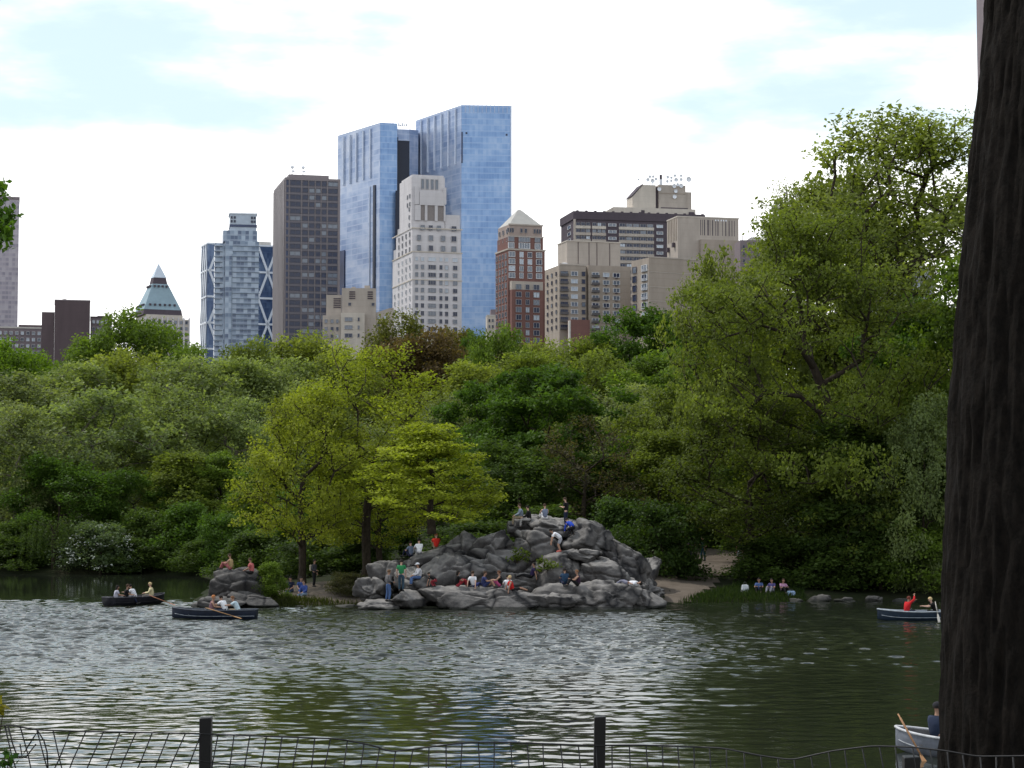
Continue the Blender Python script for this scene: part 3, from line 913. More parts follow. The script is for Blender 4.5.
def bag(px, py, Y, c, lab, w=.36, h=.42):
    p = P(px, py, Y); z = hz(p.x, p.y)
    t = tag(empty('bag', (p.x, p.y, z), R(20)), lab, 'bag')
    b = MB(); b.prism([(-w / 2, -.12, 0), (w / 2, -.12, 0), (w / 2, .12, 0), (-w / 2, .12, 0)], [(-w * .38, -.07, h), (w * .42, -.08, h * .9), (w * .36, .07, h), (-w * .4, .06, h * .95)])
    o = b.build('bag_body', cloth(c), t)
    m = o.modifiers.new('Bevel', 'BEVEL'); m.width = .04; m.segments = 3
    q = MB(); q.tube([(-w * .2, 0, h * .9), (-w * .15, 0, h * 1.2), (0, 0, h * 1.3), (w * .15, 0, h * 1.2), (w * .2, 0, h * .9)], .012, 5); q.build('handle', cloth((.1, .1, .1)), t)
bag(745, 589, 121, (0.55, 0.58, 0.62), 'white bag standing on the grass left of the blue shirt', .5, .5)
bag(791, 592, 120.5, (0.3, 0.42, 0.6), 'pale blue bag lying right of the pink shirted person', .6, .3)
# ------------------------------------------------------------------ rowing boats
def boat_meshes():
    Lh = 2.15
    st = np.linspace(-1, 1, 25)                     # -1 stern .. 1 bow
    def half(t):
        if t < 0: return 0.63 * (1 - 0.16 * t * t)
        return 0.63 * (1 - t ** 2.6) ** 0.8 + 0.012
    def sheer(t): return 0.44 + 0.13 * max(0, t) ** 2 + 0.03 * max(0, -t)
    def keel(t): return -0.10 + 0.30 * max(0, t - .55) ** 1.6 * 2.2
    def section(t, inset=0.0):
        w = max(0.004, half(t) - inset); z0 = keel(t) + inset; z1 = sheer(t)
        out = []
        for a in np.linspace(0, 1, 9):
            s = math.sin(a * math.pi / 2)
            out.append((w * (0.12 + 0.88 * s ** 0.75), z0 + (z1 - z0) * a ** 1.7))
        return out
    mb = MB()
    def shell(inset, flip):
        V = []; m = 17
        for t in st:
            sc = section(t, inset)
            x = t * Lh * (1 - inset * .01)
            rowp = [(x, -y, z) for y, z in sc[::-1]][:-1] + [(x, 0, sc[0][1] - 0.0)] + [(x, y, z) for y, z in sc[1:]]
            V += rowp
        Fs = []
        for i in range(len(st) - 1):
            for j in range(m - 1):
                q = (i * m + j, i * m + j + 1, (i + 1) * m + j + 1, (i + 1) * m + j)
                Fs.append(q if not flip else q[::-1])
        tr = tuple(range(m)); Fs.append(tr if flip else tr[::-1])
        return V, Fs
    V, Fs = shell(0, False)
    # paint: stripe strakes by material slot
    mats = []
    m = 17
    for i in range(len(st) - 1):
        for j in range(m - 1):
            a = abs(j + .5 - 8)
            mats.append(0)
    mats.append(0)
    b = len(mb.v); mb.v += V; mb.f += [tuple(k for k in q) for q in Fs]; mb.m += mats
    V, Fs = shell(0.03, True)
    mb.add(V, Fs, 2)
    hull = mb
    rim = MB()
    rp = [Vector((t * Lh, half(t), sheer(t) + .012)) for t in st]
    lp = [Vector((t * Lh, -half(t), sheer(t) + .012)) for t in st]
    rim.tube(rp, .034, 6); rim.tube(lp, .034, 6); rim.tube([rp[0], lp[0]], .034, 6); rim.tube([rp[-1], lp[-1]], .03, 6)
    strake = MB()
    for sg in (1, -1):
        pts = []
        for t in st[:-1]:
            z0, z1 = keel(t), sheer(t); a = .66
            pts.append((t * Lh, sg * (half(t) * (0.12 + 0.88 * math.sin(a * math.pi / 2) ** .75) + .004), z0 + (z1 - z0) * a ** 1.7))
        strake.tube(pts, .014, 5)
    seats = []
    for t in (-.78, -.1, .5):
        s = MB(); hw = half(t) - .05
        s.box(t * Lh - .14, t * Lh + .14, -hw, hw, .235, .27)
        seats.append(s)
    locks = []
    for sg in (1, -1):
        l = MB(); x = -.02 * Lh + .35; y = sg * (half(.1) + .0)
        l.tube([(x, y, .45), (x, y, .52)], .014, 6)
        l.tube([(x - .045, y, .6), (x - .04, y, .54), (x, y, .52), (x + .04, y, .54), (x + .045, y, .6)], .011, 6)
        locks.append(l)
    return hull, rim, seats, locks, strake

BOATN = 0
def boat(loc, yaw, label, hullc, stripe, inside, rimc):
    hull, rim, seats, locks, strake = boat_meshes()
    t = tag(empty('rowing_boat', loc, yaw), label, 'rowing boat', 'rowing boats on the lake')
    mt = lambda c, n, metal=0.0: simple(n, c, 0.55, metal, 0.3, 0.3, 4.0)
    hull.build('hull', [mt(hullc, 'hull_paint'), mt(stripe, 'hull_stripe'), mt(inside, 'hull_inside')], t, None, True)
    rim.build('gunwale', mt(rimc, 'rim'), t, None, True)
    strake.build('strake', mt(stripe, 'hull_stripe'), t, None, True)
    for s in seats: s.build('bench', mt(inside, 'bench_paint'), t)
    for l in locks: l.build('oarlock', mt((.25, .25, .26), 'steel', .8), t)
    return t

def oar(a, b, label, c=(0.35, 0.2, 0.09)):
    """shaft from grip a to blade tip b"""
    a = Vector(a); b = Vector(b)
    d = (b - a); ln = d.length; d.normalize()
    t = tag(empty('oar', a), label, 'oar', 'oars of the rowing boats')
    s = MB(); s.tube([Vector((0, 0, 0)), d * .12, d * .13, d * (ln - .5)], [.018, .018, .026, .022], 8)
    s.build('shaft', simple('oar_wood', c, .6, var=.2), t, None, True)
    side = d.cross(Vector((0, 0, 1))); side = side.normalized() if side.length > .05 else Vector((1, 0, 0))
    nr = side.cross(d)
    bl = MB()
    p0 = d * (ln - .52); p1 = d * (ln - .3); p2 = d * ln
    bl.prism([p0 + side * .025 - nr * .01, p1 + side * .07 - nr * .008, p2 + side * .065 - nr * .005, p2 - side * .065 - nr * .005, p1 - side * .07 - nr * .008, p0 - side * .025 - nr * .01],
             [p0 + side * .025 + nr * .01, p1 + side * .07 + nr * .008, p2 + side * .065 + nr * .005, p2 - side * .065 + nr * .005, p1 - side * .07 + nr * .008, p0 - side * .025 + nr * .01])
    bl.build('blade', simple('oar_blade', tuple(min(1, x * 1.3) for x in c), .6, var=.2), t)

def inboat(o, x, y=0.0, z=0.27):
    c, s = math.cos(o.rotation_euler[2]), math.sin(o.rotation_euler[2])
    return Vector((o.location.x + c * x - s * y, o.location.y + s * x + c * y, o.location.z + z))

# dark boat in the middle left: bow to the left
p = on_water(214, 619); b1 = boat((p[0], p[1], 0), R(176), 'dark blue rowing boat with a pale stripe carrying three people, nearest at left', (0.012, 0.018, 0.035), (0.3, 0.33, 0.36), (0.12, 0.13, 0.14), (0.06, 0.07, 0.09))
person(inboat(b1, .12), R(0) + R(-85), 'boat', 'red haired person in a striped vest with bare arms facing right in the dark boat', (0.22, 0.12, 0.14), (0.05, 0.05, 0.07), (0.4, 0.16, 0.06), 1, sleeves='none')
person(inboat(b1, -.62, .12, .3), R(60), 'row', 'person in white leaning over between the other two in the dark boat', WHITE, NAVY, DK, 1)
person(inboat(b1, -1.25), R(85), 'row', 'person in a pale blue shirt hunched at the stern of the dark boat', (0.5, 0.62, 0.68), KHAKI, (0.16, 0.08, 0.04), 1)
oar(inboat(b1, .3, .62, .55) + Vector((0, 0, .05)), inboat(b1, -1.7, 1.5, .12), 'wooden oar trailing on the far side of the dark boat')
p = on_water(136.5, 604.5); b2 = boat((p[0], p[1], 0), R(53), 'dark rowing boat carrying four people, farthest out at left', (0.012, 0.012, 0.018), (0.03, 0.03, 0.035), (0.09, 0.09, 0.1), (0.05, 0.05, 0.06))
person(inboat(b2, -1.55), R(-70), 'boat', 'dark haired person in pale grey at the left end of the far boat', (0.42, 0.42, 0.5), GREY, DK, 1, .95, longhair=True)
person(inboat(b2, -.95, -.18), R(-75), 'boat', 'person in a black shirt second from left in the far boat', BLACK, NAVY, BROWN, 1)
person(inboat(b2, -.1), R(75), 'row', 'dark haired person in a white shirt rowing in the middle of the far boat', WHITE, GREY, DK, 1)
person(inboat(b2, 1.15, 0, .3), R(100), 'boat', 'person in a cream top seated at the right end of the far boat', (0.62, 0.55, 0.33), (0.2, 0.18, 0.16), BLOND, 0, sleeves='long')
oar(inboat(b2, .35, -.6, .55), inboat(b2, .9, -2.3, -.02), 'wooden oar dipping toward us from the far boat', (0.3, 0.13, 0.07))
p = on_water(920, 620.5); b3 = boat((p[0], p[1], 0), R(183), 'blue rowing boat with a silver rim half hidden by the big trunk', (0.014, 0.026, 0.045), (0.36, 0.4, 0.44), (0.06, 0.1, 0.18), (0.36, 0.4, 0.44))
person(inboat(b3, .68), R(-65), 'wave', 'person in a red jacket with arms raised in the blue boat', (0.5, 0.015, 0.02), NAVY, (0.12, 0.03, 0.02), 1, 1.0, sleeves='long')
person(inboat(b3, -.85), R(85), 'row', 'blond person in black rowing in the blue boat beside the big trunk', BLACK, BLACK, BLOND, 0, sleeves='short')
q = inboat(b3, -.62, .68, .62)
oar(q + Vector((0, .1, .35)), inboat(b3, -.72, 1.0, -.1), 'pale oar held upright beside the blue boat', (0.5, 0.47, 0.42))
b4 = boat((10.85, 47.0, 0), R(140), 'grey aluminium rowing boat close by, poking out left of the big trunk', (0.17, 0.185, 0.22), (0.3, 0.32, 0.35), (0.15, 0.145, 0.145), (0.5, 0.51, 0.53))
person(inboat(b4, 1.08), R(-42), 'boat', 'person in a dark blue jacket hunched in the near aluminium boat', (0.02, 0.03, 0.06), (0.015, 0.025, 0.06), DK, 1, 1.0, sleeves='long', hat=(.02, .02, .025))
g1 = P(898, 714, 47.4)
oar(g1, g1 + Vector((0.5, -1.2, -1.2)), 'wooden oar slanting across the rim of the near aluminium boat', (0.3, 0.16, 0.075))
build_people()
# ------------------------------------------------------------------ trees
def leaf_mesh(name, C, rad, per, L, rng, flat=0.7, droop=0.0, tint0=None, ctr=None, lw=0.6, jitter=1.0):
    """many small leaf faces gathered in clumps at C (n,3) of radius rad (n,)"""
    n = len(C)
    idx = np.repeat(np.arange(n), per)
    m = len(idx)
    off = rng.normal(size=(m, 3)) * 0.52
    ln = np.linalg.norm(off, axis=1, keepdims=True)
    off = off / np.maximum(ln, 1e-6) * np.minimum(ln, 1.15)
    off[:, 2] *= flat
    pos = C[idx] + off * rad[idx][:, None]
    if droop:
        pos[:, 2] -= droop * rad[idx] * (off[:, 0] ** 2 + off[:, 1] ** 2)
    # leaf normals: random, leaning up and outward
    nr = rng.normal(size=(m, 3)) * jitter
    nr[:, 2] += 0.75
    if ctr is not None:
        o = pos - ctr; o /= np.linalg.norm(o, axis=1, keepdims=True) + 1e-6
        nr += o * 0.7
    nr /= np.linalg.norm(nr, axis=1, keepdims=True)
    t = rng.normal(size=(m, 3)); t -= nr * (t * nr).sum(1, keepdims=True)
    t /= np.linalg.norm(t, axis=1, keepdims=True) + 1e-9
    b = np.cross(nr, t)
    s = L * rng.uniform(0.65, 1.35, m)[:, None] * rng.uniform(.72, 1.3, n)[idx][:, None]
    a0 = pos - t * s * .5; a2 = pos + t * s * .5 - nr * s * .12
    a1 = pos + b * s * .5 * lw - t * s * .06; a3 = pos - b * s * .5 * lw - t * s * .06
    V = np.stack([a0, a1, a2, a3], 1).reshape(-1, 3)
    me = raw_mesh(name, V, np.arange(4 * m).reshape(-1, 4))
    base = tint0[idx] if tint0 is not None else np.full(m, .5)
    tn = np.clip(base + rng.normal(size=m) * 0.16, 0, 1.2)
    at = me.attributes.new('tint', 'FLOAT', 'POINT')
    at.data.foreach_set('value', np.repeat(tn, 4).astype(np.float32))
    me.materials.append(LEAF)
    return me

def skeleton(rng, trunk, tr_r, C, twig=0.018, updown=1.3, minz=0.0):
    """limbs grown greedily from the trunk line to every clump; returns segments (p0, p1, r0, r1)"""
    nodes = [np.array(p, float) for p in trunk]
    par = [-1] + list(range(len(trunk) - 1))
    nt = len(trunk)
    order = np.argsort(np.linalg.norm(C - nodes[max(1, nt // 3)], axis=1))
    depth = [0.0] * nt
    for ci in order:
        c = C[ci]
        A = np.array(nodes)
        dv = c - A
        dist = np.linalg.norm(dv, axis=1)
        cost = dist + 0.28 * np.array(depth) + np.where(dv[:, 2] < updown * dist * .2, dist * .5, 0) + np.where(A[:, 2] < minz, 6.0, 0)
        j = int(np.argmin(cost))
        p = A[j]; k = max(1, int(dist[j] / 1.1))
        k = min(k, 5)
        last = j
        for q in range(1, k + 1):
            t = q / k
            pt = p + (c - p) * t
            pt[2] += math.sin(t * math.pi) * dist[j] * .08
            if q < k: pt += rng.normal(size=3) * dist[j] * .045
            nodes.append(pt); par.append(last); depth.append(depth[last] + dist[j] / k); last = len(nodes) - 1
    n = len(nodes)
    a = np.zeros(n)
    kids = np.zeros(n, int)
    for i in range(n):
        if par[i] >= 0: kids[par[i]] += 1
    for i in range(n - 1, 0, -1):
        pass
    order2 = list(range(n))[::-1]
    for i in order2:
        if kids[i] == 0: a[i] = max(a[i], twig ** 2.3)
        if par[i] >= 0: a[par[i]] += a[i]
    # trunk chain was added first, so children always come later than parents except the trunk itself
    r = a ** (1 / 2.3)
    f = tr_r / max(r[0], 1e-6)
    r = np.where(r > .03, r * (f ** np.clip((r - .03) / (r[0] - .03 + 1e-6), 0, 1)), r)
    segs = [(nodes[par[i]], nodes[i], r[par[i]] if par[i] < nt and i < nt else min(r[par[i]], r[i] * 1.25), r[i]) for i in range(1, n)]
    return segs

def seg_mesh(name, segs, mat, sides=6, rmin=0.0):
    p0 = np.array([s[0] for s in segs if s[3] >= rmin]); p1 = np.array([s[1] for s in segs if s[3] >= rmin])
    r0 = np.array([s[2] for s in segs if s[3] >= rmin]); r1 = np.array([s[3] for s in segs if s[3] >= rmin])
    d = p1 - p0; d /= np.linalg.norm(d, axis=1, keepdims=True) + 1e-9
    p1 = p1 + d * r1[:, None] * .4
    ref = np.where(np.abs(d[:, 2:3]) < .9, np.array([[0, 0, 1.0]]), np.array([[1.0, 0, 0]]))
    u = np.cross(ref, d); u /= np.linalg.norm(u, axis=1, keepdims=True) + 1e-9
    v = np.cross(d, u)
    th = np.arange(sides) * 2 * math.pi / sides
    ring = u[:, None, :] * np.cos(th)[None, :, None] + v[:, None, :] * np.sin(th)[None, :, None]
    A = p0[:, None, :] + ring * r0[:, None, None]; B = p1[:, None, :] + ring * r1[:, None, None]
    V = np.concatenate([A, B], 1).reshape(-1, 3)
    n = len(p0)
    k = np.arange(sides); k2 = (k + 1) % sides
    q = np.stack([k, k2, k2 + sides, k + sides], 1)
    Q = (np.arange(n)[:, None, None] * 2 * sides + q[None]).reshape(-1, 4)
    me = smooth(raw_mesh(name, V, Q))
    me.materials.append(mat)
    return me

def make_tree(seed, H=18.0, W=15.0, nl=24, ncl=14, per=72, L=0.33, low=0.12, prof='dome', flat=0.9, trunk_r=0.33, bark=None, clr=1.0,
              lead=.62, lean=(0, 0), shell=0.55, lobe=0.30, lw=0.6, gap=0.0, droop=0.0, twig=0.018):
    rng = np.random.default_rng(seed)
    lx, ly = lean
    nodes = []
    tp = rng.normal(size=2) * .25
    steps = 14
    for i in range(steps + 1):
        t = i / steps
        nodes.append((lx * t ** 1.3 + math.sin(t * 5 + seed) * .22 * t + tp[0] * t, ly * t ** 1.3 + math.cos(t * 4 + seed) * .22 * t, H * lead * t - .25))
    def env(t):
        if prof == 'dome': return max(0.05, 1 - abs((t - .42) / .62) ** 2.7) ** .5
        if prof == 'cone': return max(.12, (1 - t) ** .75 * 1.02 if t > .22 else .55 + t * 1.3)
        if prof == 'vase': return .35 + .65 * math.sin(min(1, t * 1.15) * math.pi * .62) if t < .9 else .55
        if prof == 'oval': return max(.05, 1 - abs((t - .48) / .57) ** 2.5) ** .5 * .97
        if prof == 'skirt': return max(.2, 1 - t ** 1.7)
        return 1
    C = []; CR = []; T = []
    for i in range(nl):
        t = low + (1 - low) * ((i + .5) / nl) ** .9 + rng.normal() * .025
        t = min(max(t, low), .97)
        a = i * 2.39996 + rng.normal() * .4
        e = env((t - low) / (1 - low)) * W / 2
        rr = e * (rng.uniform(.45, .75) if t < .85 else rng.uniform(.1, .6))
        tx = np.interp(t * H, [n[2] for n in nodes], [n[0] for n in nodes]); ty = np.interp(t * H, [n[2] for n in nodes], [n[1] for n in nodes])
        lr = max(W * lobe * .42, e * lobe * rng.uniform(.85, 1.35))
        cz = t * H - lr * (.25 if t < .8 else .6)
        c = np.array([tx + math.cos(a) * rr, ty + math.sin(a) * rr, cz])
        lt = rng.normal() * .12 + .45
        for k in range(ncl):
            d = rng.normal(size=3); d /= np.linalg.norm(d)
            d[2] = d[2] * .8 + .18
            s = rng.uniform(shell, 1.0)
            q = c + d * lr * s * np.array([1.15, 1.15, .85 * (flat + .3)])
            if q[2] < 0.4: q[2] = 0.4 + rng.uniform(0, .5)
            C.append(q); CR.append(clr * rng.uniform(.75, 1.3)); T.append(lt + rng.normal() * .09 + .10 * d[2])
    C = np.array(C); CR = np.array(CR); T = np.clip(np.array(T), .05, 1)
    if gap:
        keep = rng.random(len(C)) > gap
        Cs = C.copy(); C, CR, T = C[keep], CR[keep], T[keep]
    ctr = np.array([lx * .5, ly * .5, H * .5])
    crown = leaf_mesh('crown', C, CR, per, L, rng, flat, droop, T, ctr, lw)
    segs = skeleton(rng, nodes, trunk_r, C, twig, minz=low * H * .55)
    # root flare
    x0, y0, z0 = nodes[0]
    segs.append((np.array((x0, y0, z0)), np.array((x0, y0, z0 + .9)), trunk_r * 1.45, trunk_r * 1.0))
    trunk = seg_mesh('trunk', segs, bark or BARK)
    co = np.empty(len(crown.vertices) * 3, np.float32); crown.vertices.foreach_get('co', co); co = co.reshape(-1, 3)
    Ht = float(np.percentile(co[:, 2], 99.7)); Wt = float(np.percentile(co[:, 0], 98.5) - np.percentile(co[:, 0], 1.5))
    return dict(crown=crown, trunk=trunk, H=Ht, W=Wt)

ARC = dict(
    round_a=make_tree(1), round_b=make_tree(2, nl=26, W=14), round_c=make_tree(3, W=17, nl=28, low=.1),
    bushy_a=make_tree(4, low=.03, nl=26, prof='skirt'), bushy_b=make_tree(5, low=.03, nl=26, prof='oval'),
    airy_a=make_tree(6, nl=26, ncl=13, per=58, clr=.9, gap=.10, bark=PALEBARK, trunk_r=.36, low=.14, twig=.03), airy_b=make_tree(7, nl=26, ncl=13, per=56, clr=.92, gap=.08, low=.16, prof='vase', twig=.028),
    airy_c=make_tree(8, nl=28, ncl=13, per=56, clr=.85, gap=.12, bark=PALEBARK, prof='oval', twig=.03),
    bare=make_tree(9, nl=18, ncl=12, per=26, L=.3, clr=.85, prof='oval', twig=.028),
    deep=make_tree(10, nl=30, ncl=15, per=70, clr=.8, flat=.65, lobe=.26, prof='dome', low=.06),
    deep_b=make_tree(11, nl=30, ncl=15, per=70, clr=.8, flat=.65, lobe=.26, prof='oval', low=.06),
    tier_tall=make_tree(12, H=18, W=12, nl=34, ncl=13, per=58, L=.2, clr=.78, flat=.7, lobe=.25, prof='oval', low=.24, gap=.24, lead=.5, trunk_r=.3, twig=.024, droop=.1),
    tier_wide=make_tree(13, H=14, W=12, nl=34, ncl=14, per=58, L=.19, clr=.72, flat=.62, lobe=.25, prof='dome', low=.24, gap=.2, lead=.55, trunk_r=.28, twig=.024, droop=.15),
    tier_small=make_tree(14, H=7.5, W=7, nl=34, ncl=13, per=60, L=.14, clr=.42, flat=.42, lobe=.34, prof='skirt', low=.16, gap=.08, lead=.7, trunk_r=.15, twig=.014, droop=.15),
    giant=make_tree(15, H=29, W=20, nl=54, ncl=18, per=62, L=.25, clr=1.05, flat=.6, lobe=.25, prof='oval', low=.14, gap=.08, trunk_r=.55, twig=.03),
    leaner=make_tree(16, H=22, W=20, nl=62, ncl=19, per=60, L=.21, clr=.85, flat=.5, lobe=.23, prof='dome', low=.08, gap=.10, trunk_r=.5, lean=(-5.5, -1.0), twig=.028),
    low_a=make_tree(17, H=5.5, W=6.5, nl=16, ncl=12, per=60, L=.2, clr=.55, low=.04, prof='skirt', trunk_r=.09, twig=.012),
    low_b=make_tree(18, H=5.0, W=6.0, nl=16, ncl=12, per=60, L=.2, clr=.55, low=.04, prof='dome', trunk_r=.08, twig=.012),
)
def willow(seed, H=6.0, W=6.0):
    rng = np.random.default_rng(seed)
    C = []; 
    strands = []
    for k in range(110):
        a = rng.uniform(0, 2 * math.pi); r = W / 2 * math.sqrt(rng.uniform(.08, 1))
        z = H * (1 - .35 * (r / (W / 2)) ** 2) * rng.uniform(.8, 1)
        ln = rng.uniform(.5, .85) * z
        n = int(ln / .22)
        for i in range(n):
            t = i / n
            C.append((math.cos(a) * (r + .25 * t), math.sin(a) * (r + .25 * t), z - ln * t))
    C = np.array(C)
    crown = leaf_mesh('crown', C, np.full(len(C), .16), 5, .26, rng, 1.3, 0, np.clip(rng.normal(size=len(C)) * .1 + .45, 0, 1), None, .3)
    tops = np.array([(math.cos(a) * W * .3, math.sin(a) * W * .3, H * .86) for a in np.linspace(0, 6, 9)])
    segs = skeleton(rng, [(0, 0, H * .7 * t - .2) for t in np.linspace(0, 1, 8)], .18, tops)
    return dict(crown=crown, trunk=seg_mesh('trunk', segs, BARK), H=H, W=W)
ARC['willow'] = willow(31)

TREEROT = np.random.default_rng(5)
def plant(kind, px, top, Y, wpx, color, label, name='tree', cat='tree', group=None, sinkpx=None, rot=None, base=None):
    a = ARC[kind]
    p = P(px, top, Y)
    z0 = hz(p.x, p.y) if base is None else base
    h = p.z - z0
    s = wpx * Y / F / a['W'] * (1.25 if Y > 200 else 1.06)
    sz = h / (a['H'] * 1.01)
    t = empty(name, (p.x, p.y, z0), rot if rot is not None else TREEROT.uniform(0, 6.28))
    t.scale = (s, s, sz)
    tag(t, label, cat, group)
    o = link('trunk', a['trunk'], None, t)
    c = link('crown', a['crown'], None, t)
    c.color = tuple(color) + (1,)
    return t

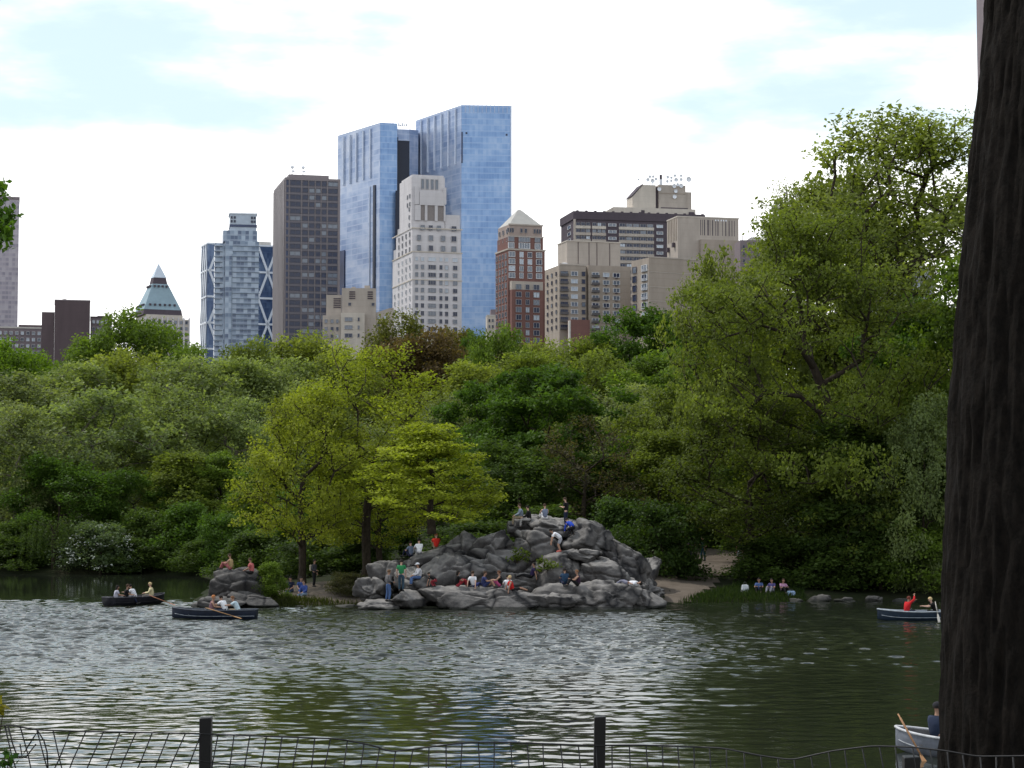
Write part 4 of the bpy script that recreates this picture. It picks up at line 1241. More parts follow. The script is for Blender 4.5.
SAGE = (0.195, 0.255, 0.10); SAGE2 = (0.172, 0.218, 0.095); OLIVE = (0.18, 0.225, 0.05); OLIVE2 = (0.15, 0.20, 0.042); MID = (0.112, 0.182, 0.03); DEEP = (0.066, 0.13, 0.022)
BRIGHT = (0.12, 0.21, 0.022); YG = (0.26, 0.32, 0.04); YG2 = (0.225, 0.272, 0.038); COPPER = (0.115, 0.085, 0.045); DARK = (0.066, 0.112, 0.026); PALE = (0.175, 0.235, 0.10); BIG = (0.125, 0.17, 0.034); BIG2 = (0.18, 0.23, 0.06)  # BIG and DARK take the shade of the lower woods into the leaf colour
GB = 'trees on the rise behind the lake'; GF = 'trees along the far shore'; GS = 'shrubs along the far shore'
T = [
 # back row, on the rise, against the towers
 ('round_a', 12, 341, 262, 84, BRIGHT, 'bright green round tree at the left photo edge below the low grey brick block', GB),
 ('round_a', 136, 311, 300, 96, MID, 'tall bright green dome of a tree in front of the copper pyramid tower', GB),
 ('round_b', 92, 335, 296, 74, MID, 'bright green tree adjoining the tall dome on its left, below the dark brick block', GB),
 ('round_b', 190, 345, 292, 60, MID, 'lower bright green tree adjoining the tall dome on its right', GB),
 ('round_a', 252, 340, 290, 62, OLIVE2, 'small round green treetop below the diagrid tower', GB),
 ('round_c', 312, 333, 300, 100, OLIVE, 'olive treetop in front of the dark gridded tower', GB),
 ('bushy_b', 398, 315, 285, 76, (0.12, 0.135, 0.035), 'yellowish olive treetop standing highest under the white stone tower', GB),
 ('round_a', 428, 331, 272, 88, COPPER, 'coppery brown tree below the white stone tower', GB),
 ('round_b', 395, 345, 270, 66, COPPER, 'smaller coppery brown tree left of the broad copper one', GB),
 ('bushy_a', 455, 329, 300, 62, (0.145, 0.135, 0.04), 'rusty olive treetop right of the yellowish one under the white stone tower', GB),
 ('deep_b', 472, 333, 290, 40, DEEP, 'narrow dark green tree below the glass towers', GB),
 ('round_a', 499, 326, 262, 66, MID, 'bright green round tree below the red brick tower', GB),
 ('round_c', 546, 341, 292, 84, OLIVE, 'olive treetop below the foot of the red brick tower', GB),
 ('round_b', 590, 338, 282, 80, OLIVE2, 'olive green treetop below the tan balconied flats', GB),
 ('deep', 645, 308, 285, 96, DEEP, 'deep green tree rising against the tan flats', GB),
 ('deep_b', 690, 322, 280, 80, DEEP, 'deep green tree tucked behind the edge of the leaning giant', GB),
 ('round_c', 745, 320, 290, 90, MID, 'green tree on the rise mostly hidden behind the leaning giant', GB),
 ('round_b', 800, 320, 290, 100, MID, 'green tree on the rise behind the middle of the leaning giant', GB),
 ('round_a', 860, 325, 290, 100, MID, 'green tree on the rise behind the tall giant on the right', GB),
 # middle row
 ('airy_b', 12, 372, 215, 108, SAGE2, 'greyish olive tree at the left photo edge in the second row', GF),
 ('airy_a', 72, 362, 224, 112, SAGE, 'sage green spreading tree second from left in the second row', GF),
 ('round_c', 128, 350, 230, 112, OLIVE, 'olive tree in front of the bright green dome', GF),
 ('airy_c', 190, 355, 222, 104, SAGE, 'sage tree with an open crown below the balconied glass tower', GF),
 ('round_b', 238, 358, 228, 92, SAGE, 'pale sage tree left of the yellow green maples, second row', GF),
 ('airy_a', 288, 357, 232, 92, SAGE, 'pale sage tree just behind the left yellow green maple', GF),
 ('round_a', 340, 352, 236, 88, OLIVE, 'olive tree directly behind the tall yellow green maple', GF),
 ('airy_b', 440, 392, 205, 96, SAGE2, 'dull sage tree between the yellow green maple and the dark green pair', GF),
 ('round_a', 600, 352, 238, 92, OLIVE2, 'olive tree right above the dark green pair', GF),
 ('airy_c', 636, 383, 205, 100, SAGE2, 'dull olive tree between the dark green pair and the leaning giant', GF),
 ('deep', 665, 352, 232, 96, MID, 'green tree hugging the left edge of the leaning giant', GF),
 ('round_b', 470, 362, 236, 84, OLIVE, 'olive tree behind the left one of the dark green pair', GF),
 ('round_b', 530, 352, 244, 80, OLIVE2, 'olive tree just above the middle of the dark green pair', GF),
 # front row at the left
 ('airy_c', 14, 405, 176, 112, SAGE2, 'grey green tree at the left photo edge in the front row', GF),
 ('airy_a', 92, 388, 182, 148, PALE, 'broad grey green tree with pale forking limbs in the left front row', GF),
 ('bushy_b', 60, 455, 172, 100, DEEP, 'deep green low crown under the broad grey green tree', GF),
 ('airy_b', 168, 385, 190, 110, SAGE, 'open olive tree with dark limbs right of the broad grey green one', GF),
 ('bushy_a', 182, 452, 174, 92, OLIVE2, 'yellowish olive low tree with thin foliage at the shore', GF),
 ('bushy_b', 132, 470, 173, 76, DEEP, 'deep green low tree above the flowering shrub', GF),
 ('deep', 222, 452, 176, 82, MID, 'green tree left of the yellow green maples at the shore', GF),
 ('airy_a', 238, 398, 192, 96, PALE, 'grey green tree half hidden by the left yellow green maple', GF),
 ('bushy_a', 262, 470, 168, 84, MID, 'green low tree behind the low dark rock', GF),
 ('deep_b', 345, 470, 160, 120, DEEP, 'deep green tree behind the trunks of the yellow green maples', GF),
 ('deep', 415, 455, 160, 110, DEEP, 'deep green tree behind the small yellow green maple', GF),
 # yellow-green group on the point
 ('tier_tall', 368, 343, 127, 132, YG, 'tall yellow green maple with an open airy top on the point', None),
 ('tier_wide', 303, 388, 123, 118, YG2, 'broad yellow green maple leftmost of the three on the point', None),
 ('tier_small', 432, 424, 118.6, 118, YG, 'small layered yellow green maple growing on the outcrop shoulder', None),
 ('tier_wide', 382, 440, 131, 108, YG2, 'low yellow green maple tucked between the tall one and the small one', None),
 # behind the outcrop
 ('deep', 548, 366, 158, 136, DEEP, 'broad rich dark green tree behind the outcrop summit, right one of a pair', None),
 ('deep_b', 487, 379, 164, 100, DEEP, 'rich dark green tree behind the outcrop, left one of a pair', None),
 ('bare', 585, 415, 146, 100, (0.075, 0.07, 0.04), 'thin brownish tree with sparse leaves right of the dark green pair', None),
 ('bushy_b', 520, 440, 150, 120, DARK, 'dark low tree just behind the outcrop summit', None),
 ('bushy_a', 598, 455, 152, 110, DARK, 'dark low tree behind the right slope of the outcrop', None),
 ('airy_a', 625, 400, 176, 90, SAGE2, 'sage tree right of the thin brownish tree', None),
 ('airy_b', 668, 385, 162, 88, OLIVE2, 'olive tree left of the leaning giant and above the bushes', None),
 ('bushy_a', 660, 430, 150, 92, OLIVE2, 'low olive tree above the round bush by the path', None),
 # the right hand giants
 ('giant', 908, 114, 150, 262, BIG2, 'tallest tree of the scene, pale open crown beside the big trunk', None),
 ('giant', 818, 176, 158, 150, BIG2, 'tall pale tree left of the tallest one, top against the sky', None),
 ('leaner', 884, 216, 128, 250, BIG, 'broad tree leaning left out over the water with layered boughs', None),
 ('airy_b', 842, 156, 156, 142, BIG2, 'pale open tree filling in between the two tall giants', None),
 ('airy_b', 716, 250, 150, 84, BIG2, 'pale tree whose thin top overlaps the slotted tan building', None),
 ('tier_wide', 752, 400, 128, 150, (.075, .105, .02), 'low spreading tree with drooping boughs over the right bank', None),  # leaf colour darkened for the shade over the right bank
 ('deep', 915, 300, 136, 120, (0.06, 0.12, 0.022), 'green tree just left of the big trunk under the pale giant', None),
 ('bushy_b', 922, 395, 122.5, 86, PALE, 'grey green low tree against the big trunk', None),
 ('deep_b', 985, 250, 128, 150, MID, 'green tree directly behind the big trunk', None),
 ('round_b', 1090, 240, 130, 170, MID, 'green tree past the right photo edge', None),
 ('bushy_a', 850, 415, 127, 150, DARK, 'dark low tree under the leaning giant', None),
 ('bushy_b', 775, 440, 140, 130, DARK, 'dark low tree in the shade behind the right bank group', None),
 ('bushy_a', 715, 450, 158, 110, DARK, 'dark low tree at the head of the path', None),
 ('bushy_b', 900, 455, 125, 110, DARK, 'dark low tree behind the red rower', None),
 ('airy_a', -70, 370, 185, 150, SAGE, 'sage tree past the left photo edge', None),
 ('round_a', -60, 345, 250, 130, MID, 'green tree past the left photo edge on the rise', None),
]
for row in T:
    kind, px, top, Y, wpx, colr, lab, grp = row
    plant(kind, px, top, Y, wpx, colr, lab, 'yellow_green_maple' if 'maple' in lab and 'yellow green maple' in lab and kind.startswith('tier') else 'tree', 'tree', grp,
          rot=0.0 if kind == 'leaner' else (0.6 if px == 742 else None), base=(4.2 if px == 432 else None))
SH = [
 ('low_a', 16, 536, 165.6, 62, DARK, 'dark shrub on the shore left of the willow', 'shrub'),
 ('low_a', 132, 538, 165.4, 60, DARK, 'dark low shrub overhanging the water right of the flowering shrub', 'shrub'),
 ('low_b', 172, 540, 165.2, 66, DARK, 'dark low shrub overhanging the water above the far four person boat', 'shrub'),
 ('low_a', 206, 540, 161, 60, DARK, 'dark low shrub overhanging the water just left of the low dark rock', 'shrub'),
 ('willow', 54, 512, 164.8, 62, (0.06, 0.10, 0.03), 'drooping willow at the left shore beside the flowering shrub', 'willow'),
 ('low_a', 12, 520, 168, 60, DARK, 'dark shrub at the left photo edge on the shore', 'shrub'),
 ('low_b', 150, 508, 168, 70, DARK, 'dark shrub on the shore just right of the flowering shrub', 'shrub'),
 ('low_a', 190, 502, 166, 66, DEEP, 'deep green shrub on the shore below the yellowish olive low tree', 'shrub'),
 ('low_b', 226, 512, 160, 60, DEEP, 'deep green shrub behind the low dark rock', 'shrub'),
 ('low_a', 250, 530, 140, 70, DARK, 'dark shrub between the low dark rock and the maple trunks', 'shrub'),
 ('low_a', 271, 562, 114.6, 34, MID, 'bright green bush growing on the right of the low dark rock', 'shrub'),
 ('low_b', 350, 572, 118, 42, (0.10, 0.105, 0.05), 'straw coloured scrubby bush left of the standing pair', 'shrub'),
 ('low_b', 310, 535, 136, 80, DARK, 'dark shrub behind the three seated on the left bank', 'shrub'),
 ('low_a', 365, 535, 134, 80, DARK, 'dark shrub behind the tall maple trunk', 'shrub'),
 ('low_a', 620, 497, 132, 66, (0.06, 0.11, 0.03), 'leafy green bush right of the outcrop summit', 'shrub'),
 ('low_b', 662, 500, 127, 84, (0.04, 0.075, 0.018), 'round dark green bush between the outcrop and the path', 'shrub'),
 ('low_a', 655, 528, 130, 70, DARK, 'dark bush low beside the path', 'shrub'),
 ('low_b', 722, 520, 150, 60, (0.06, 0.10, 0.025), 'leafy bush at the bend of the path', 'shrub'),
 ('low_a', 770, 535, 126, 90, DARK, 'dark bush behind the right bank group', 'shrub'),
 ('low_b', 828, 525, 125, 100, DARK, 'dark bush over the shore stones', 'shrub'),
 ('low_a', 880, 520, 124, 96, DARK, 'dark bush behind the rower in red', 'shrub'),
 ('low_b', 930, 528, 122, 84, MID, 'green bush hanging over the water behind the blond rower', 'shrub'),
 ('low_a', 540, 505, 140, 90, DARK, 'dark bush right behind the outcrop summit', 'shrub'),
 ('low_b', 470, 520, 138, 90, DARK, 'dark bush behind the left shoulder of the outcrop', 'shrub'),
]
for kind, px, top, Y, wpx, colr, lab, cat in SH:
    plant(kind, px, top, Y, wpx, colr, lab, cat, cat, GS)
# flowering shrub: green leaves with white blossom sprays
fs = plant('low_b', 101, 521, 164.6, 72, (0.10, 0.15, 0.075), 'flowering shrub covered in white blossom at the left shore', 'flowering_shrub', 'shrub')
rg = np.random.default_rng(77)
BC = []
for k in range(190):
    d = rg.normal(size=3); d /= np.linalg.norm(d); d[2] = abs(d[2])
    BC.append((d[0] * 2.7, d[1] * 2.7, .5 + d[2] * 4.1))
bl = leaf_mesh('blossom', np.array(BC), np.full(190, .3), 8, .12, rg, .6, 0, None, None, .9)
bl.materials.clear(); bl.materials.append(simple('white_petals', (0.42, 0.45, 0.40), .7, var=.05))
link('blossom', bl, None, fs)
# weeds in the rock clefts
for px, py, lab in [(517, 560, 'small yellow green plant in the cleft left of the summit face'), (549, 566, 'small bright green plant in the cleft under the summit face')]:
    q = seat_at(px, py + 4)
    rg2 = np.random.default_rng(px)
    Cw = np.array([(rg2.normal() * .3, rg2.normal() * .15, abs(rg2.normal() * .35) + .1) for _ in range(14)])
    t = tag(empty('rock_plant', q + Vector((0, -.25, -.1))), lab, 'plant', 'plants in the rock clefts')
    o = link('leaves', leaf_mesh('leaves', Cw, np.full(14, .22), 22, .15, rg2, .8), None, t); o.color = (.11, .16, .03, 1)
    segs = [(np.array((0, 0, -.1)), c, .012, .006) for c in Cw]
    link('stem', seg_mesh('stem', segs, BARK), None, t)

# grass and reeds along the banks
def grass(outline, n, h, colr, label):
    rg = np.random.default_rng(len(label))
    pts = np.array(outline)
    P0 = []
    while len(P0) < n:
        k = rg.uniform(pts.min(0), pts.max(0), size=(n, 2))
        ins = np.zeros(n, bool)
        for i in range(len(pts)):
            x0, y0 = pts[i]; x1, y1 = pts[(i + 1) % len(pts)]
            ins ^= ((y0 > k[:, 1]) != (y1 > k[:, 1])) & (k[:, 0] < (x1 - x0) * (k[:, 1] - y0) / (y1 - y0 + 1e-12) + x0)
        P0 += list(k[ins])
    P0 = np.array(P0[:n]); z = height(P0[:, 0], P0[:, 1])
    b = np.column_stack([P0, z - .03])
    hh = h * rg.uniform(.4, 1.25, n)[:, None]
    ln = rg.normal(size=(n, 2)) * .28
    tip = b + np.column_stack([ln * hh, hh[:, 0]])
    a = rg.uniform(0, 6.28, n); wv = np.column_stack([np.cos(a), np.sin(a), np.zeros(n)]) * .022
    mid = (b + tip) / 2 + np.column_stack([-ln * hh * .15, hh[:, 0] * .06])
    V = np.stack([b - wv, b + wv, mid + wv * .8, tip, mid - wv * .8], 1).reshape(-1, 3)
    Q = []; Tt = []
    i5 = np.arange(n) * 5
    Q = np.stack([i5, i5 + 1, i5 + 2, i5 + 4], 1); Tt = np.stack([i5 + 4, i5 + 2, i5 + 3], 1)
    me = raw_mesh('grass', V, Q, Tt)
    at = me.attributes.new('tint', 'FLOAT', 'POINT'); at.data.foreach_set('value', np.repeat(np.clip(rg.normal(size=n) * .2 + .5, 0, 1), 5).astype(np.float32))
    o = link('grass', me, LEAF); o.color = tuple(colr) + (1,)
    tag(o, label, 'grass', None, 'stuff')
grass([(8.9, 115.6), (10.6, 118.4), (12.6, 121.5), (14.0, 125), (18, 126), (17.5, 119.6), (14, 117.6), (10.5, 116)], 6000, .32, (0.03, 0.055, 0.014), 'tall green grass on the bank between the path and the water at right')
grass([(-14.8, 112.9), (-14.5, 115.6), (-8.4, 116), (-7.6, 113.4), (-10, 113.1)], 4500, .35, (0.05, 0.065, 0.018), 'ragged grass along the foot of the bare left bank')
# ------------------------------------------------------------------ the towers beyond the park
LIME = masonry('limestone', (0.60, 0.58, 0.60), (0.48, 0.465, 0.485), course=3.6)  # wall and glass colours from here on are paled and blued for haze
LIME_SH = masonry('limestone_shaded', (0.46, 0.455, 0.48), (0.36, 0.36, 0.385), course=3.6)  # same limestone darkened, shade painted on the left parts
TAN = masonry('tan_brick', (0.35, 0.30, 0.255), (0.28, 0.23, 0.185), course=2.9)
TAN2 = masonry('pale_tan_brick', (0.43, 0.38, 0.335), (0.36, 0.32, 0.28), course=3.0)
TANL = masonry('light_tan_stone', (0.55, 0.50, 0.44), (0.46, 0.42, 0.37), course=3.0)
REDB = masonry('red_brick', (0.19, 0.098, 0.085), (0.15, 0.085, 0.078), course=3.0)
DBRICK = masonry('dark_brick', (0.105, 0.078, 0.085), (0.09, 0.068, 0.075), course=3.0)
MBRICK = masonry('mauve_brick', (0.21, 0.175, 0.19), (0.17, 0.145, 0.16), course=3.0)
DBAND = masonry('dark_brown_cladding', (0.088, 0.072, 0.088), (0.06, 0.05, 0.055), course=3.0)
COPPERR = simple('copper_roof', (0.25, 0.345, 0.40), .6, var=.12, scale=.1)
SLATE = simple('pale_metal_roof', (0.42, 0.41, 0.385), .6, var=.08, scale=.2)
CONC = simple('concrete', (0.5, 0.475, 0.44), .85, var=.1, scale=.2)
WHITEM = simple('white_metal', (0.72, 0.75, 0.8), .5, var=.04)
STEEL = simple('stainless_frame', (0.66, 0.70, 0.76), .4, .3, var=.05)
DKGLASS = simple('dark_blue_glass', (0.03, 0.046, 0.105), .2, .1, .35, .3, .06)
TWCL = curtain('blue_glass_side', (0.29, 0.37, 0.54), (0.17, 0.245, 0.42), (0.46, 0.51, 0.63), (0.42, 0.48, 0.61), 3.9, 1.9, .3, .25, .22, .10, 1.5)  # side and front copies of one glass, tinted by what each reflects
TWCF = curtain('blue_glass_front', (0.20, 0.335, 0.58), (0.13, 0.25, 0.49), (0.33, 0.45, 0.65), (0.33, 0.44, 0.63), 3.9, 1.9, .3, .25, .22, .10, 1.4)
HEARST = curtain('diagrid_glass', (0.05, 0.088, 0.18), (0.026, 0.048, 0.115), (0.13, 0.19, 0.30), (0.08, 0.125, 0.22), 4.0, 1.5, .2, .35, .3, .10, 1.2)
CONDO = curtain('grey_blue_glass', (0.125, 0.175, 0.25), (0.07, 0.10, 0.165), (0.28, 0.345, 0.43), (0.25, 0.30, 0.38), 3.1, 2.2, .3, .3, .8, .2, .4)
PALETOWER = curtain('mauve_slab_facade', (0.32, 0.29, 0.34), (0.24, 0.22, 0.27), (0.40, 0.37, 0.41), (0.42, 0.38, 0.41), 3.6, 2.4, .5, .1, .6, .25, .4)
PIER = simple('brown_grey_pier', (0.215, 0.19, 0.20), .6, .1, var=.08)
PIERL = simple('brown_grey_fin', (0.215, 0.192, 0.2), .6, .1, var=.08)
SPAN = simple('bronze_spandrel', (0.145, 0.135, 0.155), .5, .1, var=.1)
WFRAME = simple('window_frame_grey', (0.30, 0.30, 0.32), .6, var=.05)
WFRAMEL = simple('window_frame_pale', (0.60, 0.61, 0.63), .6, var=.05)
G1 = simple('pane_dark', (0.036, 0.046, 0.085), .2, 0, .3, .3, .8)
G2 = simple('pane_mid', (0.13, 0.16, 0.21), .15, 0, .6, .25, .8)
G3 = simple('pane_bright', (0.42, 0.48, 0.56), .2, 0, .6, .15, .8)

def window_mesh(name, frame, glass, mull=1, trans=0, fw=.08):
    """unit window, 1 wide 1 high, facing -Y; frame stands proud, panes inside it"""
    m = MB()
    m.box(-.5, .5, -.10, .02, 0, fw, 0); m.box(-.5, .5, -.10, .02, 1 - fw, 1, 0)
    m.box(-.5, -.5 + fw, -.10, .02, fw, 1 - fw, 0); m.box(.5 - fw, .5, -.10, .02, fw, 1 - fw, 0)
    n = mull + 1; gw = (1 - 2 * fw) / n
    for i in range(n):
        x0 = -.5 + fw + gw * i
        m.box(x0 + (fw * .3 if i else 0), x0 + gw - (fw * .3 if i < n - 1 else 0), -.05, -.02, fw, 1 - fw, 1)
        if i: m.box(x0 - fw * .3, x0 + fw * .3, -.09, -.02, fw, 1 - fw, 0)
    if trans: m.box(-.5 + fw, .5 - fw, -.092, -.051, .55, .55 + fw * .8, 0)
    return m.mesh(name, [frame, glass])
WM = {}
for k, fr in (('g', WFRAME), ('l', WFRAMEL), ('d', SPAN)):
    for i, gl in enumerate((G1, G2, G3)):
        for mu in (0, 1, 3):
            WM[(k, i, mu)] = window_mesh('window', fr, gl, mu, fw=.035 if k == 'd' else .07)

class Bld:
    def __init__(s, name, label, xc, d, th, cat='building', group='towers beyond the park', zb=8.0):
        s.d = d; s.th = R(th); s.k = d / F; s.xc = xc
        p = P(xc, 400, d)
        s.loc = Vector((p.x, d, zb)); s.zb = zb
        s.root = tag(empty(name, s.loc, s.th), label, cat, group)
        s.c = math.cos(s.th); s.s = max(math.sin(s.th), 1e-3)
        s.wins = []
        s.rng = random.Random(xc)
    def U(s, px):
        # solve along the front face through the corner, keeping perspective
        q = (px - 512) / F
        return (q * s.d - s.loc.x) / (s.c - q * s.s)
    def V(s, px):
        q = (px - 512) / F
        return (q * s.d - s.loc.x) / (-s.s - q * s.c)
    def Z(s, py):
        return P(s.xc, py, s.d).z - s.zb
    def box(s, name, u0, u1, v0, v1, z0, z1, mat, parent=None):
        m = MB(); m.box(u0, u1, v0, v1, z0, z1)
        return m.build(name, mat, parent or s.root)
    def win(s, u, z, w, h, side='f', fr='g', glass=None, mull=1, v=0.0, wt=(5, 3, 1)):
        if glass is None: glass = s.rng.choices((0, 1, 2), wt)[0]
        s.wins.append((w * h, u, z, w, h, side, fr, glass, mull, v))
    def flush(s):
        ws = sorted(s.wins, key=lambda a: -a[0])
        for q in ws[:100]:
            _, u, z, w, h, side, fr, gl, mu, v = q
            o = link('window', WM[(fr, gl, mu)], None, s.root)
            if side == 'f':
                o.location = (u, v, z); o.scale = (w, 4, h)
            else:
                o.location = (v, u, z); o.rotation_euler = (0, 0, R(-90)); o.scale = (w, 4, h)
        rest = ws[100:]
        if rest:
            m = MB(); mats = []
            for _, u, z, w, h, side, fr, gl, mu, v in rest:
                me = WM[(fr, gl, mu)]
                ids = []
                for mm in me.materials:
                    if mm not in mats: mats.append(mm)
                    ids.append(mats.index(mm))
                vs = []
                for vv in me.vertices:
                    x, y, zz = vv.co.x * w, vv.co.y * 4, vv.co.z * h
                    vs.append((u + x, v + y, z + zz) if side == 'f' else (v + y, u - x, z + zz))
                b = len(m.v); m.v += vs
                for p in me.polygons:
                    m.f.append(tuple(i + b for i in p.vertices)); m.m.append(ids[p.material_index])
            o = m.build('windows', mats, s.root); o['kind'] = 'stuff'
    def grid(s, cols, rows, side='f', **kw):
        """cols: (px0, px1) pairs; rows: (ytop, ybottom) in the picture"""
        for c in cols:
            for r in rows:
                z0 = s.Z(r[1]); z1 = s.Z(r[0])
                f = s.U if side == 'f' else s.V
                a, b = f(c[0]), f(c[1])
                s.win((a + b) / 2, z0, abs(b - a), z1 - z0, side, **kw)

def rows(y0, pitch, h, n):
    return [(y0 + i * pitch, y0 + i * pitch + h) for i in range(n)]

# --- pale slab tower at the left edge
B = Bld('tower', 'tall mauve slab tower cut by the left photo edge', 16.5, 1500, 14.2)
B.box('shaft', -60, 0, 0, 40, 0, B.Z(200), PALETOWER)
B.box('parapet', -60.3, .3, -.3, 40.3, B.Z(200), B.Z(197), MBRICK)
B.flush()
# --- low blocks at the left
B = Bld('apartment_block', 'low mauve brick block with small windows at the left photo edge', 0, 900, 14.5)
zt = B.Z(331)
B.box('wall', B.U(-30), B.U(45), 0, 25, 0, B.Z(328), MBRICK)
B.box('parapet', B.U(-30) - .2, B.U(45) + .2, -.25, 25, B.Z(328), B.Z(326.5), CONC)
B.box('stair_head', B.U(17), B.U(42), 4, 18, B.Z(326.5), B.Z(323.5), DBRICK)
B.grid([(x, x + 3.2) for x in np.arange(-20, 42, 5.6)], rows(331, 6.4, 3.4, 6), fr='l', mull=1, wt=(4, 3, 2))
B.flush()
B = Bld('apartment_block', 'windowless dark brick block with a stepped left shoulder', 53, 850, 13)
B.box('wall', B.U(53), B.U(88.5), 0, 22, 0, B.Z(300.5), DBRICK)
B.box('shoulder', B.U(40), B.U(53) - .05, .6, 20, 0, B.Z(312), DBRICK)
B.box('parapet', B.U(53) - .15, B.U(88.5) + .15, -.15, 22.1, B.Z(300.5), B.Z(299.4), MBRICK)
m = MB(); u0, u1 = B.U(57), B.U(68); m.prism([(u0, 3, B.Z(299.4)), (u1, 3, B.Z(299.4)), (u1, 12, B.Z(299.4)), (u0, 12, B.Z(299.4))], [((u0 + u1) / 2, 5, B.Z(297.6)), ((u0 + u1) / 2 + .4, 5, B.Z(297.6)), ((u0 + u1) / 2 + .4, 10, B.Z(297.6)), ((u0 + u1) / 2, 10, B.Z(297.6))]); m.build('roof_cap', DBRICK, B.root)
B.flush()
B = Bld('apartment_block', 'small mauve brick block with one row of pale windows right of the dark brick block', 90, 870, 12)
B.box('wall', B.U(89), B.U(110), 0, 18, 0, B.Z(317.5), MBRICK)
B.box('parapet', B.U(89) - .1, B.U(110) + .15, -.2, 18, B.Z(317.5), B.Z(316.3), DBRICK)
B.box('roof_hut', B.U(96), B.U(104), 4, 10, B.Z(316.3), B.Z(314.8), DBRICK)
B.grid([(x, x + 2.8) for x in np.arange(91, 109, 4.1)], [(320, 323.4)], fr='l', glass=2, mull=0)
B.grid([(x, x + 2.8) for x in np.arange(91, 109, 4.1)], rows(327, 6.5, 3.2, 3), fr='l', mull=0)
B.flush()

# --- tower with copper pyramid roof
B = Bld('pyramid_tower', 'tower with a green copper pyramid roof and glass tip', 145, 1900, 24)
W_ = B.U(188); Dp = B.V(133)
B.box('shaft', 0, W_, 0, Dp, 0, B.Z(318), TANL)
B.box('crown_storey', 1, W_ - 6, 1, Dp - 1, B.Z(318), B.Z(314), TANL)
cu, cv = (W_ - 3) / 2 - 2, Dp / 2
def sq(r, z, rv=None): 
    rv = rv or r
    return [(cu - r, cv - rv, z), (cu + r, cv - rv, z), (cu + r, cv + rv, z), (cu - r, cv + rv, z)]
hw = lambda px: 1.07 * px * B.k / (B.c + B.s)
m = MB(); m.prism(sq(hw(47.5 / 2 + 1), B.Z(314)), sq(hw(47.5 / 2), B.Z(308.5))); m.build('dark_gallery', DBAND, B.root)
m = MB(); m.prism(sq(hw(47.5 / 2), B.Z(308.5)), sq(hw(19.5 / 2), B.Z(281.5))); r = m.build('roof', COPPERR, B.root)
m = MB()
for k, (yy, n, hwp) in enumerate(((304.5, 6, 21.6), (285, 4, 11.8))):
    for i in range(n):
        q = (i + .5) / n * 2 - 1
        rr = hw(hwp)
        m.box(cu + q * rr * .86 - .9, cu + q * rr * .86 + .9, cv - rr - 1.2, cv - rr + 1, B.Z(yy), B.Z(yy - 2.0))
        m.box(cu - rr - 1.2, cu - rr + 1, cv + q * rr * .86 - .9, cv + q * rr * .86 + .9, B.Z(yy), B.Z(yy - 2.0))
m.build('dormers', DBAND, r)
m = MB(); m.prism(sq(hw(18.5 / 2), B.Z(281.5)), sq(hw(15.5 / 2), B.Z(275))); m.build('dark_collar', DBAND, B.root)
m = MB(); m.prism(sq(hw(16.5 / 2), B.Z(275)), sq(.3, B.Z(260.5))); m.build('glass_tip', simple('tip_glass', (0.55, 0.62, 0.70), .3, .1), B.root)
pm = MB()
for i in range(9):
    u = W_ * i / 8
    pm.box(u - .7, u + .7, -.8, -.01, 0, B.Z(316.5))
for i in range(5):
    v = Dp * (i + .5) / 5
    pm.box(-.8, -.01, v - .7, v + .7, 0, B.Z(316.5))
pm.build('piers', LIME, B.root)
for i in range(8):
    for r_ in rows(319.5, 6, 3.6, 5):
        B.win(W_ * (i + .5) / 8, B.Z(r_[1]), W_ / 8 * .5, B.Z(r_[0]) - B.Z(r_[1]), 'f', mull=0, wt=(3, 2, 0))
B.flush()

# --- diagrid tower
B = Bld('diagrid_tower', 'blue glass tower with a white diagonal grid behind the grey glass one', 206, 1420, 21)
W_ = B.U(279); zt = B.Z(244); Dp = B.V(199.5) if B.V(199.5) > 0 else 30
Dp = min(Dp, 45)
B.box('shaft', 0, W_, 0, Dp, 0, zt, HEARST)
B.box('roof_edge', -.25, W_ + .25, -.25, Dp + .25, zt, zt + 1.2, STEEL)
dm = MB()
hgt = 26.4 * B.k
uu = lambda px: B.U(px)
lev = [zt - i * hgt for i in range(6)]
step = 20 * B.k
uo = uu(256.8)
def bar(a, b, r=.85):
    a = Vector(a); b = Vector(b); d = (b - a).normalized()
    n = Vector((-d.z, 0, d.x)) * r
    dm.prism([a - n + Vector((0, -.6, 0)), b - n + Vector((0, -.6, 0)), b - n + Vector((0, -.05, 0)), a - n + Vector((0, -.05, 0))],
             [a + n + Vector((0, -.6, 0)), b + n + Vector((0, -.6, 0)), b + n + Vector((0, -.05, 0)), a + n + Vector((0, -.05, 0))])
for i in range(5):
    z1, z0 = lev[i], lev[i + 1]
    if i: bar((0.2, 0, z1), (W_ - .2, 0, z1), .7)
    ph = 0 if i % 2 == 0 else .5
    for n_ in range(-5, 5):
        ua = uo + (n_ + ph) * step * 1.0
        for du in (-.5, .5):
            ub = ua + du * step
            if min(ua, ub) > .2 and max(ua, ub) < W_ - .2: bar((ua, 0, z1), (ub, 0, z0), .8)
